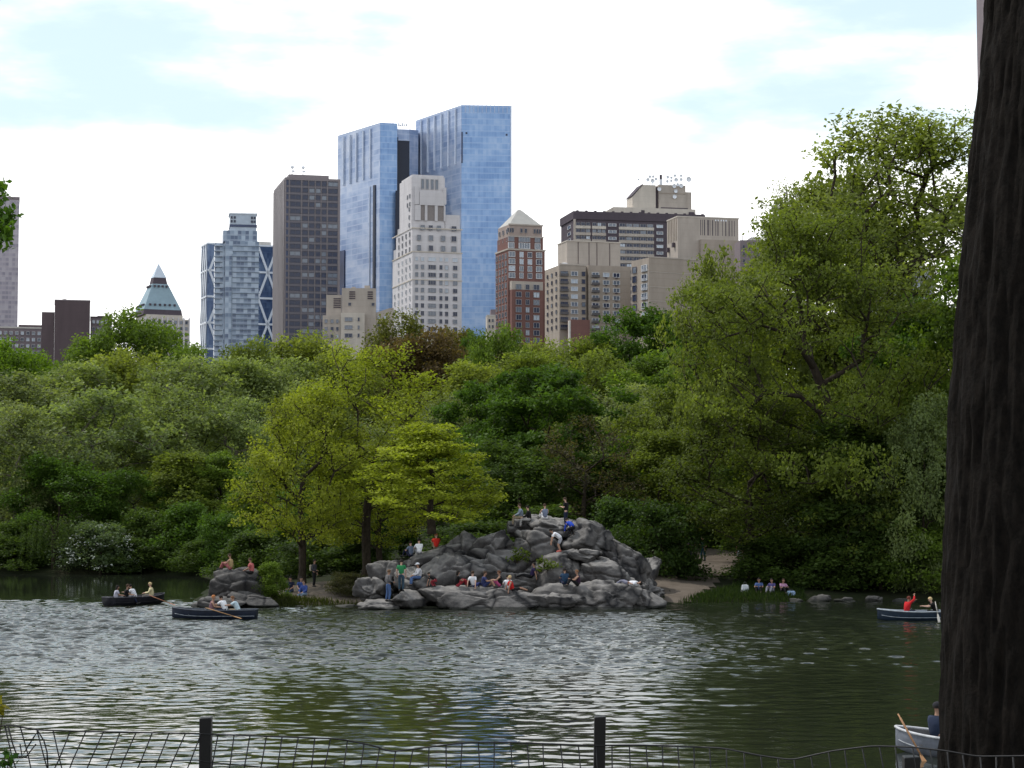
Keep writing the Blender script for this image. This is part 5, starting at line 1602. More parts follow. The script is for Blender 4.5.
for i in range(5):
    z1, z0 = lev[i], lev[i + 1]
    def sbar(v0, za, v1, zb_, r=.6):
        a = Vector((0, v0, za)); b = Vector((0, v1, zb_)); d = (b - a).normalized(); n = Vector((0, -d.z, d.y)) * r
        X0 = Vector((-.55, 0, 0)); X1 = Vector((-.05, 0, 0))
        dm.prism([a - n + X0, b - n + X0, b - n + X1, a - n + X1], [a + n + X0, b + n + X0, b + n + X1, a + n + X1])
    if i: sbar(.2, z1, Dp - .2, z1)
    q = Dp / 3
    for n_ in range(3):
        a, b, c_ = n_ * q + .3, (n_ + .5) * q, (n_ + 1) * q - .3
        if i % 2 == 0: sbar(b, z1, a, z0); sbar(b, z1, c_, z0)
        else: sbar(a, z1, b, z0); sbar(c_, z1, b, z0)
dm.build('diagrid', STEEL, B.root)
B.box('plant_room', W_ * .62, W_ * .9, 6, 18, zt + 1.2, B.Z(238), CONC)
B.flush()

# --- grey blue balconied glass tower in front
B = Bld('glass_tower', 'slender grey blue glass tower with a square lantern top in front of the diagrid one', 224, 1180, 10)
W_ = B.U(257.5)
B.box('shaft', 0, W_, 0, 24, 0, B.Z(241), CONDO)
B.box('wing', B.U(213.5), -.05, 3, 22, 0, B.Z(243), CONDO)
B.box('upper_storeys', B.U(221.5), B.U(256), 1.5, 22, B.Z(241), B.Z(230), CONDO)
B.box('lantern', B.U(228.5), B.U(255), 3, 19, B.Z(230), B.Z(213), simple('lantern_panels', (0.36, 0.42, 0.5), .4, .2, var=.1, scale=.3))
B.box('lantern_cap', B.U(227.5), B.U(256), 2.5, 19.5, B.Z(213), B.Z(211.8), STEEL)
B.box('lantern_collar', B.U(227.8), B.U(255.6), 2.6, 19.4, B.Z(226), B.Z(223.5), DKGLASS)
for x in (230, 233.2, 250.5, 253.2):
    for y in (215.2, 219):
        B.win(B.U(x), B.Z(y + 2.6), 1.2, 1.5, 'f', fr='d', glass=0, mull=0, v=2.99)
fe = MB()
y = 246
while y < 365:
    fe.box(B.U(213.5) - .5, B.U(221), 1.2, 2.99, B.Z(y), B.Z(y - .9)); y += 5.25
fe.build('balconies', simple('balcony_slab', (0.34, 0.39, 0.46), .6), B.root)
fe = MB()
y = 246
while y < 365:
    fe.box(B.U(231), W_ + .5, -.7, -.01, B.Z(y), B.Z(y - .6)); y += 5.25
fe.box(B.U(231) - .4, B.U(231), -.7, -.01, 0, B.Z(254))
fe.build('floor_edges', simple('floor_edge', (0.2, 0.25, 0.32), .5), B.root)
B.flush()

# --- dark gridded tower
B = Bld('dark_tower', 'tall dark brown gridded tower with two small dish masts on its roof', 283.5, 1200, 14)
W_ = B.U(339); Dp = B.V(272)
zt = B.Z(178)
B.box('core', .6, W_ - .6, .6, Dp - .6, 0, zt - 1, DKGLASS)
B.box('roof_slab', 0, W_, 0, Dp, zt - 1, zt + .5, PIER)
B.box('penthouse', B.U(287.5), B.U(328), 2, Dp * .6, zt + .5, B.Z(173.5), PIER)
piers = [283.5, 287.6, 300.2, 307.2, 313.8, 319.8, 326, 338]
wd_ = [2.2, .9, .9, .6, .7, .7, .9, 2.4]
for x, w_ in zip(piers, wd_):
    u = B.U(x)
    B.box('pier', max(0, u - w_ * B.k * .5), min(W_, u + w_ * B.k * .5), 0, .59, 0, zt - 1, PIERL if w_ < 1.5 else PIER)
nr = 23
for i in range(nr):
    y = 180 + i * 7.05
    sp_ = MB(); sp_.box(1.0, W_ - 1.2, .25, .58, B.Z(y + 7.0), B.Z(y + 4.9)); sp_.build('spandrel', SPAN, B.root)
fm = MB()
n_ = 9
for i in range(n_):
    v = Dp * (i + .5) / n_
    fm.box(-.4, .59, v - Dp / n_ * .36, v + Dp / n_ * .36, 0, zt - 1)
fm.build('side_fins', PIERL, B.root)
for i in range(nr):
    y = 180 + i * 7.05
    for a, b in ((288.4, 299.5), (300.9, 306.7), (307.7, 313.3), (314.4, 319.3), (320.4, 325.4), (326.7, 336.8)):
        B.win((B.U(a) + B.U(b)) / 2, B.Z(y + 4.7), B.U(b) - B.U(a), B.Z(y + .3) - B.Z(y + 4.7), 'f', fr='d', glass=0 if B.rng.random() < .75 else 1, mull=1 if b - a > 8 else 0, v=.5)
for x in (291.5, 302.5):
    am = MB(); u = B.U(x); z = B.Z(173.5)
    am.tube([(u, 5, z), (u, 5, z + 5.5)], .28, 6); am.ball((u, 4.3, z + 4.8), (1.1, .5, 1.1), 10, 6)
    am.tube([(u - 1.2, 5, z + 2.5), (u + 1.2, 5, z + 2.5)], .2, 5); am.ball((u + .9, 4.6, z + 2.4), (.7, .4, .7), 8, 5)
    am.build('antenna', WHITEM, B.root, None, True)
B.flush()

# --- twin glass towers
def plan(B, pts):
    """footprint corners from (photo column, distance) pairs, in the frame of an unrotated building"""
    return [((px - 512) / F * d - B.loc.x, d - B.loc.y) for px, d in pts]
def extrude(B, name, pts, y0, y1, mat, parent=None):
    q = plan(B, pts); m = MB()
    z0 = 0 if y0 is None else B.Z(y0); z1 = B.Z(y1)
    m.prism([(x, y, z0) for x, y in q], [(x, y, z1) for x, y in q])
    return m.build(name, mat, parent or B.root)
def fin(B, name, pa, pb, f, y0, y1, out=1.0, wd=.6, mat=None):
    (xa, ya), (xb, yb) = plan(B, [pa, pb])
    x = xa + (xb - xa) * f; y = ya + (yb - ya) * f
    dx, dy = xb - xa, yb - ya; l = math.hypot(dx, dy); dx /= l; dy /= l
    nx_, ny_ = dy, -dx
    if ny_ > 0: nx_, ny_ = -nx_, -ny_
    m = MB(); h = wd / 2
    base = [(x - dx * h, y - dy * h), (x + dx * h, y + dy * h), (x + dx * h + nx_ * out, y + dy * h + ny_ * out), (x - dx * h + nx_ * out, y - dy * h + ny_ * out)]
    m.prism([(a, b, 0 if y0 is None else B.Z(y0)) for a, b in base], [(a, b, B.Z(y1)) for a, b in base])
    return m.build(name, mat, B.root)
FIN = simple('glass_fin', (0.55, 0.62, 0.74), .4)
B = Bld('twin_tower', 'left and lower of the two blue glass skyscrapers', 379, 1290, 0)
Lf, Cn, Rt = (336.5, 1336), (379, 1290), (396.2, 1293)
extrude(B, 'shaft', [Cn, Rt, (397.5, 1336), (345, 1370)], None, 122.6, TWCF)
extrude(B, 'left_face', [(336.3, 1336.5), (378.9, 1289.6), Cn, Lf], None, 122.8, TWCL)
extrude(B, 'back_slab', [(408.6, 1305), (417.5, 1309), (416.5, 1345), (398, 1345), (398, 1320)], None, 125, TWCL)
extrude(B, 'link_parapet', [(396.4, 1302.5), (408.5, 1304), (408.5, 1320), (398, 1319)], 137, 125.5, TWCL)
DEEPN = simple('navy_glass_and_shade', (0.010, 0.018, 0.045), .25, 0, .25)  # near black navy paints the shade of the recess between the volumes
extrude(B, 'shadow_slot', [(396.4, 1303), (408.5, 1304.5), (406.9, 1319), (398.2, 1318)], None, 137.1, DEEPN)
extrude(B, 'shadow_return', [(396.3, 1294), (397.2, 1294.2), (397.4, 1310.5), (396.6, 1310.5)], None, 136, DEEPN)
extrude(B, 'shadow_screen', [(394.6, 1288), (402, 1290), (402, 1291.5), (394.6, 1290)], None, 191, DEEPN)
f_ = lambda x: (x - 336.5) / 42.5
for x in (343, 349.5, 356, 363, 370): fin(B, 'fin', Lf, Cn, f_(x), 176, 126, 1.1, .8, FIN)
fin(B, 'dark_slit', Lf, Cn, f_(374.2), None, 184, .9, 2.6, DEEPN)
fin(B, 'pale_edge', Lf, Cn, f_(369.6), None, 184, .8, .5, FIN)
fin(B, 'base_reflection', Lf, Cn, f_(341), None, 243, .7, 9.0, DKGLASS)
sm_ = MB(); rg = random.Random(8)
for i in range(14):
    x_ = B.U(379 + i * 1.9); sm_.box(x_, x_ + rg.uniform(.6, 1.2), 10, 13, B.Z(122.6), B.Z(122.6) + rg.uniform(.6, 1.8))
sm_.build('roof_plant', WHITEM, B.root)
B = Bld('twin_tower', 'right and taller of the two blue glass skyscrapers', 461, 1270, 0)
Lf, Cn, Rt = (415, 1322), (461, 1270), (511.5, 1273)
extrude(B, 'shaft', [Cn, Rt, (508, 1325), (425, 1345)], None, 105, TWCF)
extrude(B, 'left_face', [(414.8, 1322.5), (460.9, 1269.6), Cn, Lf], None, 105.2, TWCL)
f_ = lambda x: (x - 415) / 46
for x in (421, 428, 435, 442, 449, 456): fin(B, 'fin', Lf, Cn, f_(x), 163, 107, 1.1, .7, FIN)
for x in np.arange(465, 511, 4.2): fin(B, 'fin', Cn, Rt, (x - 461) / 50.5, 112, 104, .5, .25, FIN)
fin(B, 'corner_notch', Cn, Rt, .012, 163, 132, .5, .9, DKGLASS)
fin(B, 'corner_edge', Cn, Rt, .99, None, 104.8, .4, .8, FIN)
for x, y in ((466, 132), (506.5, 133)): fin(B, 'vent', Cn, Rt, (x - 461) / 50.5, y + 2, y, .3, 1.2, DKGLASS)
B.flush()

# --- white stone stepped tower
B = Bld('limestone_tower', 'stepped white limestone tower standing before the blue glass skyscrapers', 412, 1050, 17)
W_ = B.U(461.5); Dp = B.V(392); 
zs = B.Z
B.box('shaft', 0, W_, 0, Dp, 0, zs(252), LIME)
B.box('mid_storeys', 0, W_ - .4, .5, Dp * .82, zs(252), zs(228), LIME)
B.box('right_shoulder', B.U(445.3), W_ - .8, 1, Dp * .7, zs(228), zs(213), LIME)
B.box('crown', -B.U(424) * 0 + B.U(411.3), B.U(445), 1.2, Dp * .62, zs(228), zs(176), LIME)
B.box('crown_cap', B.U(412.5), B.U(444), 1.8, Dp * .58, zs(176), zs(173.8), LIME)
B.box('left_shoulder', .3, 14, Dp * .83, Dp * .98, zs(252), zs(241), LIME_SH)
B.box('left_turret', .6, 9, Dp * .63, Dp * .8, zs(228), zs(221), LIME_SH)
bm_ = MB()
for yy, ex in ((252, .35), (228.3, .3), (280, .3)):
    bm_.box(-ex, W_ + ex, -ex, -.003, zs(yy), zs(yy - 1.1))
    bm_.box(-ex, -.003, 0, Dp, zs(yy), zs(yy - 1.1))
bm_.build('string_courses', TANL, B.root)
# loggia bay
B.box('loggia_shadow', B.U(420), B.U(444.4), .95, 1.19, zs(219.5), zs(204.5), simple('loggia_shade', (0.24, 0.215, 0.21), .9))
for a, b in ((414.5, 420.3), (424.5, 427), (434.5, 437.4), (443.6, 445.2)):
    B.box('column', B.U(a), B.U(b), .3, .94, zs(220), zs(204.5), LIME)
B.box('bay_front', B.U(419), B.U(444.6), .25, 1.19, zs(204.4), zs(191), LIME)
B.box('left_buttress', B.U(414.2), B.U(418.5), .1, 1.19, zs(204), zs(186), LIME)
B.box('right_buttress', B.U(443), B.U(446), .1, 1.19, zs(203), zs(186), LIME)
for a in (421, 425.7, 430.7, 435.3): B.win(B.U(a + 1.4), zs(188.4), 1.5, zs(178) - zs(188.4), 'f', mull=0, glass=1, v=1.2)
cols_lo = [(414.6, 417.6), (420.4, 423.6), (439, 442), (444.6, 447.8)]
rw = rows(264.2, 7.75, 4.6, 10)
for i, r in enumerate(rw):
    B.grid(cols_lo, [r], fr='g', mull=1, glass=None, wt=(6, 2, 0) if i > 3 else (1, 5, 2))
    B.grid([(427.6, 435.6)], [r], fr='g', mull=3, wt=(4, 4, 0))
    B.grid([(452.5, 457)], [r], fr='g', mull=1, wt=(4, 4, 0))
B.grid([(416.5, 420.4), (428.3, 432.6), (440.5, 444.8), (451, 456)], rows(234.5, 10.2, 5.6, 2), fr='g', mull=1, wt=(2, 5, 0))
B.grid([(419.8, 424.2), (428, 432.2), (436.3, 440.5), (451, 456)], [(224.5, 229.6)], fr='g', mull=1, wt=(2, 5, 0))
B.grid([(414.6, 417.6), (420.4, 423.6), (427.6, 435.6), (439, 442), (444.6, 447.8), (452, 457.4)], [(256.5, 260.6)], fr='l', glass=2, mull=1)
for i in range(5):
    v = Dp * (.1 + .19 * i)
    for r in rows(256.5, 7.75, 4.4, 11):
        if r[0] < 283 and i > 3: continue
        B.win(v, zs(r[1]), 2.0, zs(r[0]) - zs(r[1]), 'l', fr='l', mull=0, wt=(2, 5, 2))
for yy in (231, 238.5, 246):
    for v_ in (.12, .3, .48, .66): B.win(Dp * v_, zs(yy + 4.6), 1.9, zs(yy) - zs(yy + 4.6), 'l', fr='g', mull=1, glass=1)
for yy in (193, 201):
    for v_ in (4, 9): B.win(v_, zs(yy + 4.2), 1.6, zs(yy) - zs(yy + 4.2), 'l', fr='g', mull=0, glass=1, v=B.U(411.3))
for yy in (206, 214, 222): B.win(B.U(411.3) * 0 + 5, zs(yy + 4), 2, zs(yy) - zs(yy + 4), 'l', fr='g', mull=0, glass=1, v=B.U(411.3))
B.flush()

# --- low tan stepped block in front of the dark tower
B = Bld('apartment_block', 'low tan stepped block with black louvres at the foot of the dark gridded tower', 341, 980, 5)
z = B.Z
B.box('main_wall', B.U(341.3), B.U(375.5), 0, 16, 0, z(288), TAN2)
B.box('left_wing', B.U(325.5), B.U(341), 1, 15, 0, z(294.8), TAN2)
B.box('right_wing', B.U(375.7), B.U(393.5), 1, 15, 0, z(312), TAN2)
m = MB(); a, b = B.U(376), B.U(393.5)
m.prism([(a, 1.2, z(312)), (b, 1.2, z(312)), (b, 12, z(312)), (a, 12, z(312))], [(b - 2.2, 1.2, z(307.5)), (b, 1.2, z(307)), (b, 12, z(307)), (b - 2.2, 12, z(307.5))]); m.build('sloped_roof', TAN2, B.root)
B.box('front_block', B.U(340), B.U(364), -4, -.02, 0, z(313.5), TANL)
B.box('front_left_block', B.U(322), B.U(339.8), -3, .9, 0, z(316), TAN2)
B.box('roof_hut', B.U(364), B.U(369.5), 3, 8, z(288), z(284.6), TAN2)
B.box('chimney', B.U(351), B.U(355), 4, 7, z(288), z(286), TAN2)
for x0, x1, y0, n, vv in ((348.6, 354.6, 291.2, 4, 0), (367, 372.2, 291.2, 4, 0), (332.8, 340, 298, 5, 1)):
    lm = MB()
    for i in range(n): lm.box(B.U(x0), B.U(x1), vv - .25, vv - .01, z(y0 + i * 2.15 + 1.2), z(y0 + i * 2.15))
    lm.build('louvre', DBAND, B.root)
for x in (347.5, 371): B.grid([(x, x + 3)], [(302.5, 305.8)], mull=1, glass=0)
B.grid([(344, 352), (357, 359)], rows(318, 8, 4, 3), mull=1, wt=(3, 4, 0), v=-4)
B.grid([(370, 373), (377, 379.5), (383, 386)], rows(315, 7.5, 3.6, 3), mull=0, wt=(5, 3, 1), v=1)
B.grid([(324, 327), (330, 333), (335.5, 338)], rows(320, 7.5, 3.8, 3), mull=0, wt=(5, 3, 1), v=-3)
B.flush()

# --- red brick tower with pale pyramid roof
B = Bld('red_brick_tower', 'red brick tower with a pale pyramid roof', 508, 900, 19)
z = B.Z
W_ = B.U(545); Dp = B.V(495.5)
B.box('shaft', 0, W_, 0, Dp, 0, z(249), REDB)
B.box('upper_wall', .6, W_ - .6, .6, Dp - .6, z(249), z(236), REDB)
B.box('stone_top', .9, W_ - .9, .9, Dp - .9, z(236), z(224), masonry('pinkish_stone', (0.36, 0.29, 0.26), (0.3, 0.24, 0.22)))
cm = MB(); cm.box(-.35, W_ + .35, -.35, -.003, z(250), z(248.4)); cm.box(-.35, -.003, 0, Dp, z(250), z(248.4)); cm.box(.4, W_ - .4, .3, .59, z(236.6), z(235.2)); cm.box(.5, W_ - .5, .5, .88, z(224.6), z(223.2))
cm.build('cornice', TAN2, B.root)
m = MB(); q = [(1, 1, z(224)), (W_ - 1, 1, z(224)), (W_ - 1, Dp - 1, z(224)), (1, Dp - 1, z(224))]
cx, cy = W_ / 2 - .5, Dp / 2
m.prism(q, [(cx - .7, cy - .7, z(206.5)), (cx + .7, cy - .7, z(206.5)), (cx + .7, cy + .7, z(206.5)), (cx - .7, cy + .7, z(206.5))]); m.build('roof', SLATE, B.root)
B.box('front_bay', B.U(509.5), B.U(540.8), -3.2, -.02, 0, z(290), REDB)
B.box('bay_top', B.U(509.5), B.U(540.8), -3.1, -.03, z(290), z(281.5), TAN2)
B.grid([(507.6, 509.3), (510.2, 511.8), (512.6, 514.2), (521, 523), (525.4, 527.4), (534.5, 536.2), (537.2, 538.8), (539.8, 541.3)], [(227.5, 232)], mull=0, wt=(4, 2, 0), v=.9)
B.grid([(508.5, 514.5), (519, 530.5), (535.2, 540.8)], [(236, 241.2)], mull=3, wt=(3, 3, 0), v=.6)
B.grid([(508.5, 514.5), (519, 530.5), (535.2, 540.8)], [(242, 248)], mull=3, fr='l', glass=1, v=.6)
B.grid([(508.6, 515), (519.4, 523.4), (527.6, 532), (536, 542)], rows(251.3, 7.0, 5.6, 4), mull=1, fr='l', wt=(3, 5, 2))
B.grid([(513.4, 519), (523.2, 527), (531, 537)], rows(284.5, 7.6, 5.4, 8), mull=1, fr='g', wt=(4, 5, 2), v=-3.2)
for i in range(4):
    for r in rows(253, 7.3, 5, 12): B.win(Dp * (.14 + .24 * i), z(r[1]), 1.6, z(r[0]) - z(r[1]), 'l', fr='g', mull=0, wt=(5, 3, 0))
for r in rows(228, 8, 4.6, 2):
    for i in range(3): B.win(Dp * (.2 + .3 * i), z(r[1]), 1.5, z(r[0]) - z(r[1]), 'l', fr='g', mull=0, glass=0, v=.9)
B.flush()
B = Bld('apartment_block', 'sliver of a pale low block between the glass tower foot and the red brick tower', 488, 1000, 4)
B.box('wall', B.U(487), B.U(496), 0, 12, 0, B.Z(316), TANL)
B.box('parapet', B.U(487) - .1, B.U(496) + .1, -.2, 12, B.Z(316), B.Z(314.8), CONC)
B.box('upper_wall', B.U(491), B.U(496), 2, 10, B.Z(314.8), B.Z(309), MBRICK)
B.grid([(488.5, 490), (492, 493.5)], rows(319, 6, 3, 2), mull=0)
B.flush()

# --- tan flats with balconies
B = Bld('apartment_block', 'tan brick flats with stacked balconies right of the red brick tower', 559.5, 820, 16)
z = B.Z
Dp = B.V(545)
B.box('left_wall', 0, B.U(586), 0, Dp, 0, z(265), TAN)
B.box('middle_wall', B.U(589.5), B.U(632), 1.0, Dp, 0, z(264), TAN)
B.box('recess_wall', B.U(586) + .01, B.U(589.5) - .01, 3, Dp, 0, z(265), TAN)
B.box('parapet', -.15, B.U(586) + .1, -.18, -.003, z(265), z(263.2), TAN2)
B.box('upper_block', B.U(574), B.U(628), 9, 22, z(265), z(238), TAN2)
for x in (585, 596, 604, 617): B.box('seam', B.U(x), B.U(x + .5), 8.8, 8.99, z(262), z(238.5), DBRICK)
B.box('upper_coping', B.U(573.5), B.U(628.5), 8.7, 22.3, z(238), z(237), TANL)
m = MB(); m.ball((B.U(567.5), 4, z(265)), (2.6, 2.6, 1.5), 14, 6, 0, 0.0); m.build('roof_dome', WHITEM, B.root, None, True)
B.box('brick_front', B.U(565), B.U(584), -8, -4, 0, z(321), REDB)
B.box('pale_stack', B.U(563.5), B.U(565) - .05, -8.2, -6.5, 0, z(322), CONC)
rw = rows(271, 7.65, 4.4, 8)
for i, r in enumerate(rw):
    B.grid([(560.6, 568)], [r], fr='d', mull=3, wt=(5, 2, 0))
    B.grid([(571, 578)], [r], fr='l', mull=1, wt=(1, 4, 3)); B.grid([(582, 585.4)], [r], fr='d', mull=0, wt=(5, 3, 0))
    for a, b in ((592.8, 600), (604, 610.4), (614, 621)):
        B.grid([(a, b)], [r], fr='l', mull=1, wt=(3, 4, 1), v=1.0)
        zz = z(r[1] + 1.2); u = (B.U(a) + B.U(b)) / 2
        B.box('cooling_unit', u - .45, u + .45, .55, .99, zz, zz + .45, DBAND)
    for a, b in ((560.2, 568.4), (592.4, 600.4)):
        zz = z(r[1] + .6)
        bm_ = MB(); v0 = -.9 if a < 580 else .1
        bm_.box(B.U(a), B.U(b), v0, v0 + .88, zz, zz + .15); bm_.box(B.U(a), B.U(b), v0, v0 + .06, zz + .15, zz + 1.0)
        bm_.build('balcony', simple('balcony_rail', (0.10, 0.095, 0.10), .6), B.root)
for i in range(3):
    for r in rows(271, 7.65, 4.0, 8): B.win(Dp * (.18 + .3 * i), z(r[1]), 1.3, z(r[0]) - z(r[1]), 'l', fr='d', mull=0, wt=(5, 2, 1))
B.flush()
B = Bld('apartment_block', 'tan block with a blank front and a column of rounded balconies on its left side', 649.5, 800, 26)
z = B.Z; Dp = B.V(632)
B.box('wall', 0, B.U(722), 0, Dp, 0, z(257.5), TAN)
B.box('coping', -.2, B.U(722) + .2, -.2, -.003, z(257.5), z(256.2), TAN2)
for yy in (272, 287, 301): B.box('string_course', 0.1, B.U(722), -.12, -.002, z(yy), z(yy - .6), TAN2)
for i, r in enumerate(rows(264, 9.4, 6.6, 8)):
    B.win(Dp * .24, z(r[1]), Dp * .32, z(r[0]) - z(r[1]), 'l', fr='l', mull=1, wt=(2, 4, 2)); B.win(Dp * .8, z(r[1]), Dp * .22, z(r[0]) - z(r[1]), 'l', fr='d', mull=0, wt=(4, 3, 1))
    bm_ = MB(); zz = z(r[1] + .4)
    c0 = (0, Dp * .24)
    for zz0, zz1, rr in ((zz, zz + .25, 1.9), (zz + .25, zz + 1.1, 1.86)):
        arc = [(c0[0] - 1.15 * math.sin(a), c0[1] + rr * math.cos(a)) for a in np.linspace(0, math.pi, 10)]
        bm_.prism([(x - .02, y, zz0) for x, y in arc], [(x - .02, y, zz1) for x, y in arc])
    bm_.build('balcony', simple('balcony_grey', (0.33, 0.34, 0.37), .5), B.root)
B.flush()

# --- big slab with dark top and roof dishes
B = Bld('slab_hotel', 'wide dark topped slab with banded floors and white dishes on its rooftop tower', 574, 1100, 12)
z = B.Z; Dp = min(B.V(560.7), 60); W_ = B.U(706)
B.box('core', .3, W_ - .3, .3, Dp - .3, 0, z(219), DBAND)
B.box('dark_top', -.3, W_ + .2, -.3, Dp + .2, z(219), z(211), DBAND)
m = MB()
for x in np.arange(577, 704, 9.0): m.box(B.U(x), B.U(x + 2.2), -.1, 1.2, z(211), z(210))
m.build('roof_teeth', DBAND, B.root)
for i in range(12):
    y = 222 + i * 6.75
    for a, b in ((576, 591), (592.5, 606.5), (619.5, 654.8)):
        B.box('spandrel', B.U(a), B.U(b), -.25, .28, z(y + 6.2), z(y + 3.4), TAN2 if i else TANL)
    B.grid([(576.5, 580.5), (581.5, 585.5), (586.5, 590.5), (593, 597), (598, 602), (602.8, 606), (620, 626), (627, 633), (634, 640), (641, 647), (648, 654)], [(y, y + 3.2)], fr='g', mull=1, wt=(5, 2, 1), v=.3)
    B.grid([(609, 617)], [(y + .3, y + 3.4)], fr='l', mull=1, wt=(2, 4, 2), v=.3)
    B.grid([(657.5, 664)], [(y + .3, y + 3.4)], fr='l', mull=1, wt=(2, 4, 2), v=.3)
    if i < 10:
        B.win(Dp * .35, z(y + 4.5), Dp * .22, z(y + 1) - z(y + 4.5), 'l', fr='l', mull=0, wt=(3, 3, 2), v=.3)
B.box('pier', B.U(574), B.U(576), -.3, .29, 0, z(219), TAN2)
B.box('roof_terrace', B.U(616), B.U(699), 4, 22, z(211), z(204.5), TANL)
m = MB(); m.prism([(B.U(606), 5, z(211)), (B.U(616) - .05, 5, z(211)), (B.U(616) - .05, 20, z(211)), (B.U(606), 20, z(211))], [(B.U(615), 5, z(205)), (B.U(616) - .05, 5, z(204.5)), (B.U(616) - .05, 20, z(204.5)), (B.U(615), 20, z(205))]); m.build('terrace_ramp', TANL, B.root)
B.box('terrace_door', B.U(644), B.U(647.4), 3.8, 3.99, z(211), z(207), DBAND)
B.box('vent_house', B.U(699.2), B.U(708), 6, 16, z(211), z(209), TAN2)
B.box('gear_box', B.U(692), B.U(697), 3, 3.98, z(211), z(207.5), DBAND)
# rooftop tower
rt = B.box('rooftop_tower', B.U(662.9), B.U(690), 6, 19, z(204.5), z(180), TAN2)
a, b = B.U(636.5), B.U(660)
lf = MB(); lf.prism([(a, 6.5, z(204.5)), (b, 6.5, z(204.5)), (b, 6.5, z(180.5)), (B.U(647), 6.5, z(180.5)), (a, 6.5, z(193))], [(a, 19, z(204.5)), (b, 19, z(204.5)), (b, 19, z(180.5)), (B.U(647), 19, z(180.5)), (a, 19, z(193))])
lf.build('sloped_half', TANL, rt)
ds = MB(); c_ = B.U(647.2); ds.prism([(a - .2, 6.2, z(192.6)), (c_, 6.2, z(180.2)), (c_, 19.2, z(180.2)), (a - .2, 19.2, z(192.6))], [(a - .5, 6.2, z(192.2)), (c_ - .3, 6.2, z(179.6)), (c_ - .3, 19.2, z(179.6)), (a - .5, 19.2, z(192.2))]); ds.build('sloped_louvre', DBAND, rt)
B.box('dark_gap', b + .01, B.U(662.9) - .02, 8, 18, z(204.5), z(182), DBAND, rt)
B.box('tower_band', B.U(662.9) - .1, B.U(690) + .1, 5.8, 5.99, z(189), z(188), TAN, rt)
B.box('right_side', B.U(690) + .01, B.U(697), 8, 18, z(206), z(186), TAN2, rt)
B.box('tower_foot', B.U(665), B.U(692), 5.5, 5.98, z(204.5), z(203), DBAND, rt)
DISH = [(272, 110, 2), (297, 115, 2.4), (283, 93, 1.6), (300, 92, 1.5), (315, 105, 1.6), (333, 157, 2.2), (378, 92, 1.7), (376, 115, 1.6), (398, 95, 1.5), (397, 112, 1.5), (424, 105, 2.2), (417, 83, 1.6), (450, 82, 1.5), (450, 103, 1.8),
        (491, 100, 2.9), (413, 138, 2.2), (450, 135, 2.3), (421, 165, 2.1), (415, 195, 2.3), (432, 130, 1.7), (222, 110, 1.2)]
for dx, dy, r in DISH:
    x = 600 + dx / 5.294; y = 155 + dy / 5.294
    u = B.U(x); zz = z(y); rr = r * .95 * B.k
    dm = MB()
    V_ = []; Fs = []
    for j in range(4):
        for k in range(12):
            t = k / 12 * 2 * math.pi; q_ = rr * j / 3
            V_.append((u + math.cos(t) * q_, 5.2 - .35 * (j / 3) ** 2, zz + math.sin(t) * q_))
    for j in range(3):
        for k in range(12): Fs.append((j * 12 + k, j * 12 + (k + 1) % 12, (j + 1) * 12 + (k + 1) % 12, (j + 1) * 12 + k))
    dm.add(V_, Fs); dm.tube([(u, 5.22, zz), (u, 6.2, zz)], .12, 5)
    if zz > z(180): dm.tube([(u, 6.1, zz), (u, 6.1, z(181))], .12, 5)
    dm.build('dish', WHITEM, rt)
mm = MB(); u = B.U(665.3); mm.tube([(u, 6.6, z(180)), (u, 6.6, z(174.5))], .9, 8, 0); mm.tube([(u, 6.6, z(174.5)), (u, 6.6, z(169.8))], .75, 8, 1); mm.build('mast', [WHITEM, DBAND], rt)
B.flush()

# --- block with tall slots
B = Bld('slotted_block', 'tan windowless block with tall vertical slots near its top, beside the dark topped slab', 678.5, 900, 14)
z = B.Z; W_ = B.U(740); Dp = min(B.V(668), 30)
B.box('wall', 0, W_, 0, Dp, 0, z(217), TAN2)
B.box('coping', -.2, W_ + .2, -.2, Dp + .1, z(217), z(215.8), TANL)
B.box('lower_step', B.U(700), W_ + 2, -3, -.02, 0, z(239.5), TAN)
for x, w_ in ((701.5, .7), (703.4, .5), (705.2, .9), (708.6, 1.4), (711, .5), (713.4, .9), (716.5, .5), (718.2, .6), (719.6, .5), (723.5, .5), (726.6, .9), (730, .9), (733, .7), (735.4, .6)):
    B.box('slot', B.U(x), B.U(x + w_), -.03, .3, z(234.5), z(218.8), DBAND)
for x in (716.4, 718.9, 722, 724.3, 726.8): B.box('roof_light', B.U(x), B.U(x + 1.2), -.08, -.035, z(219.8), z(218.2), WHITEM)
for i in range(6): B.box('side_rib', -.25, -.01, Dp * (.1 + i * .15), Dp * (.14 + i * .15), z(240), z(217.2), TAN)
for x, y in ((670, 246), (675.5, 243)):
    v = B.V(x); m = MB(); m.box(-1.2, -.05, v - 1, v + .8, z(y + 3), z(y - 1.4)); m.build('hood', DBAND, B.root)
B.flush()
B = Bld('apartment_block', 'small mauve block with a flat gable peeping over the pale treetop', 737, 870, 4)
z = B.Z
B.box('wall', B.U(741.5), B.U(775), 0, 14, 0, z(240), MBRICK)
m = MB(); a, b = B.U(748), B.U(766); m.prism([(a, 0.1, z(240)), (b, .1, z(240)), (b, 13, z(240)), (a, 13, z(240))], [((a + b) / 2 - 2, .1, z(237)), ((a + b) / 2 + 2, .1, z(237)), ((a + b) / 2 + 2, 13, z(237)), ((a + b) / 2 - 2, 13, z(237))]); m.build('roof', CONC, B.root)
m = MB(); m.tube([(B.U(745), 3, z(240)), (B.U(745), 3, z(234.5))], .15, 5); m.build('pole', DBAND, B.root)
B.grid([(744, 746), (750, 752), (758, 760)], rows(245, 7, 4, 4), mull=0)
B.flush()
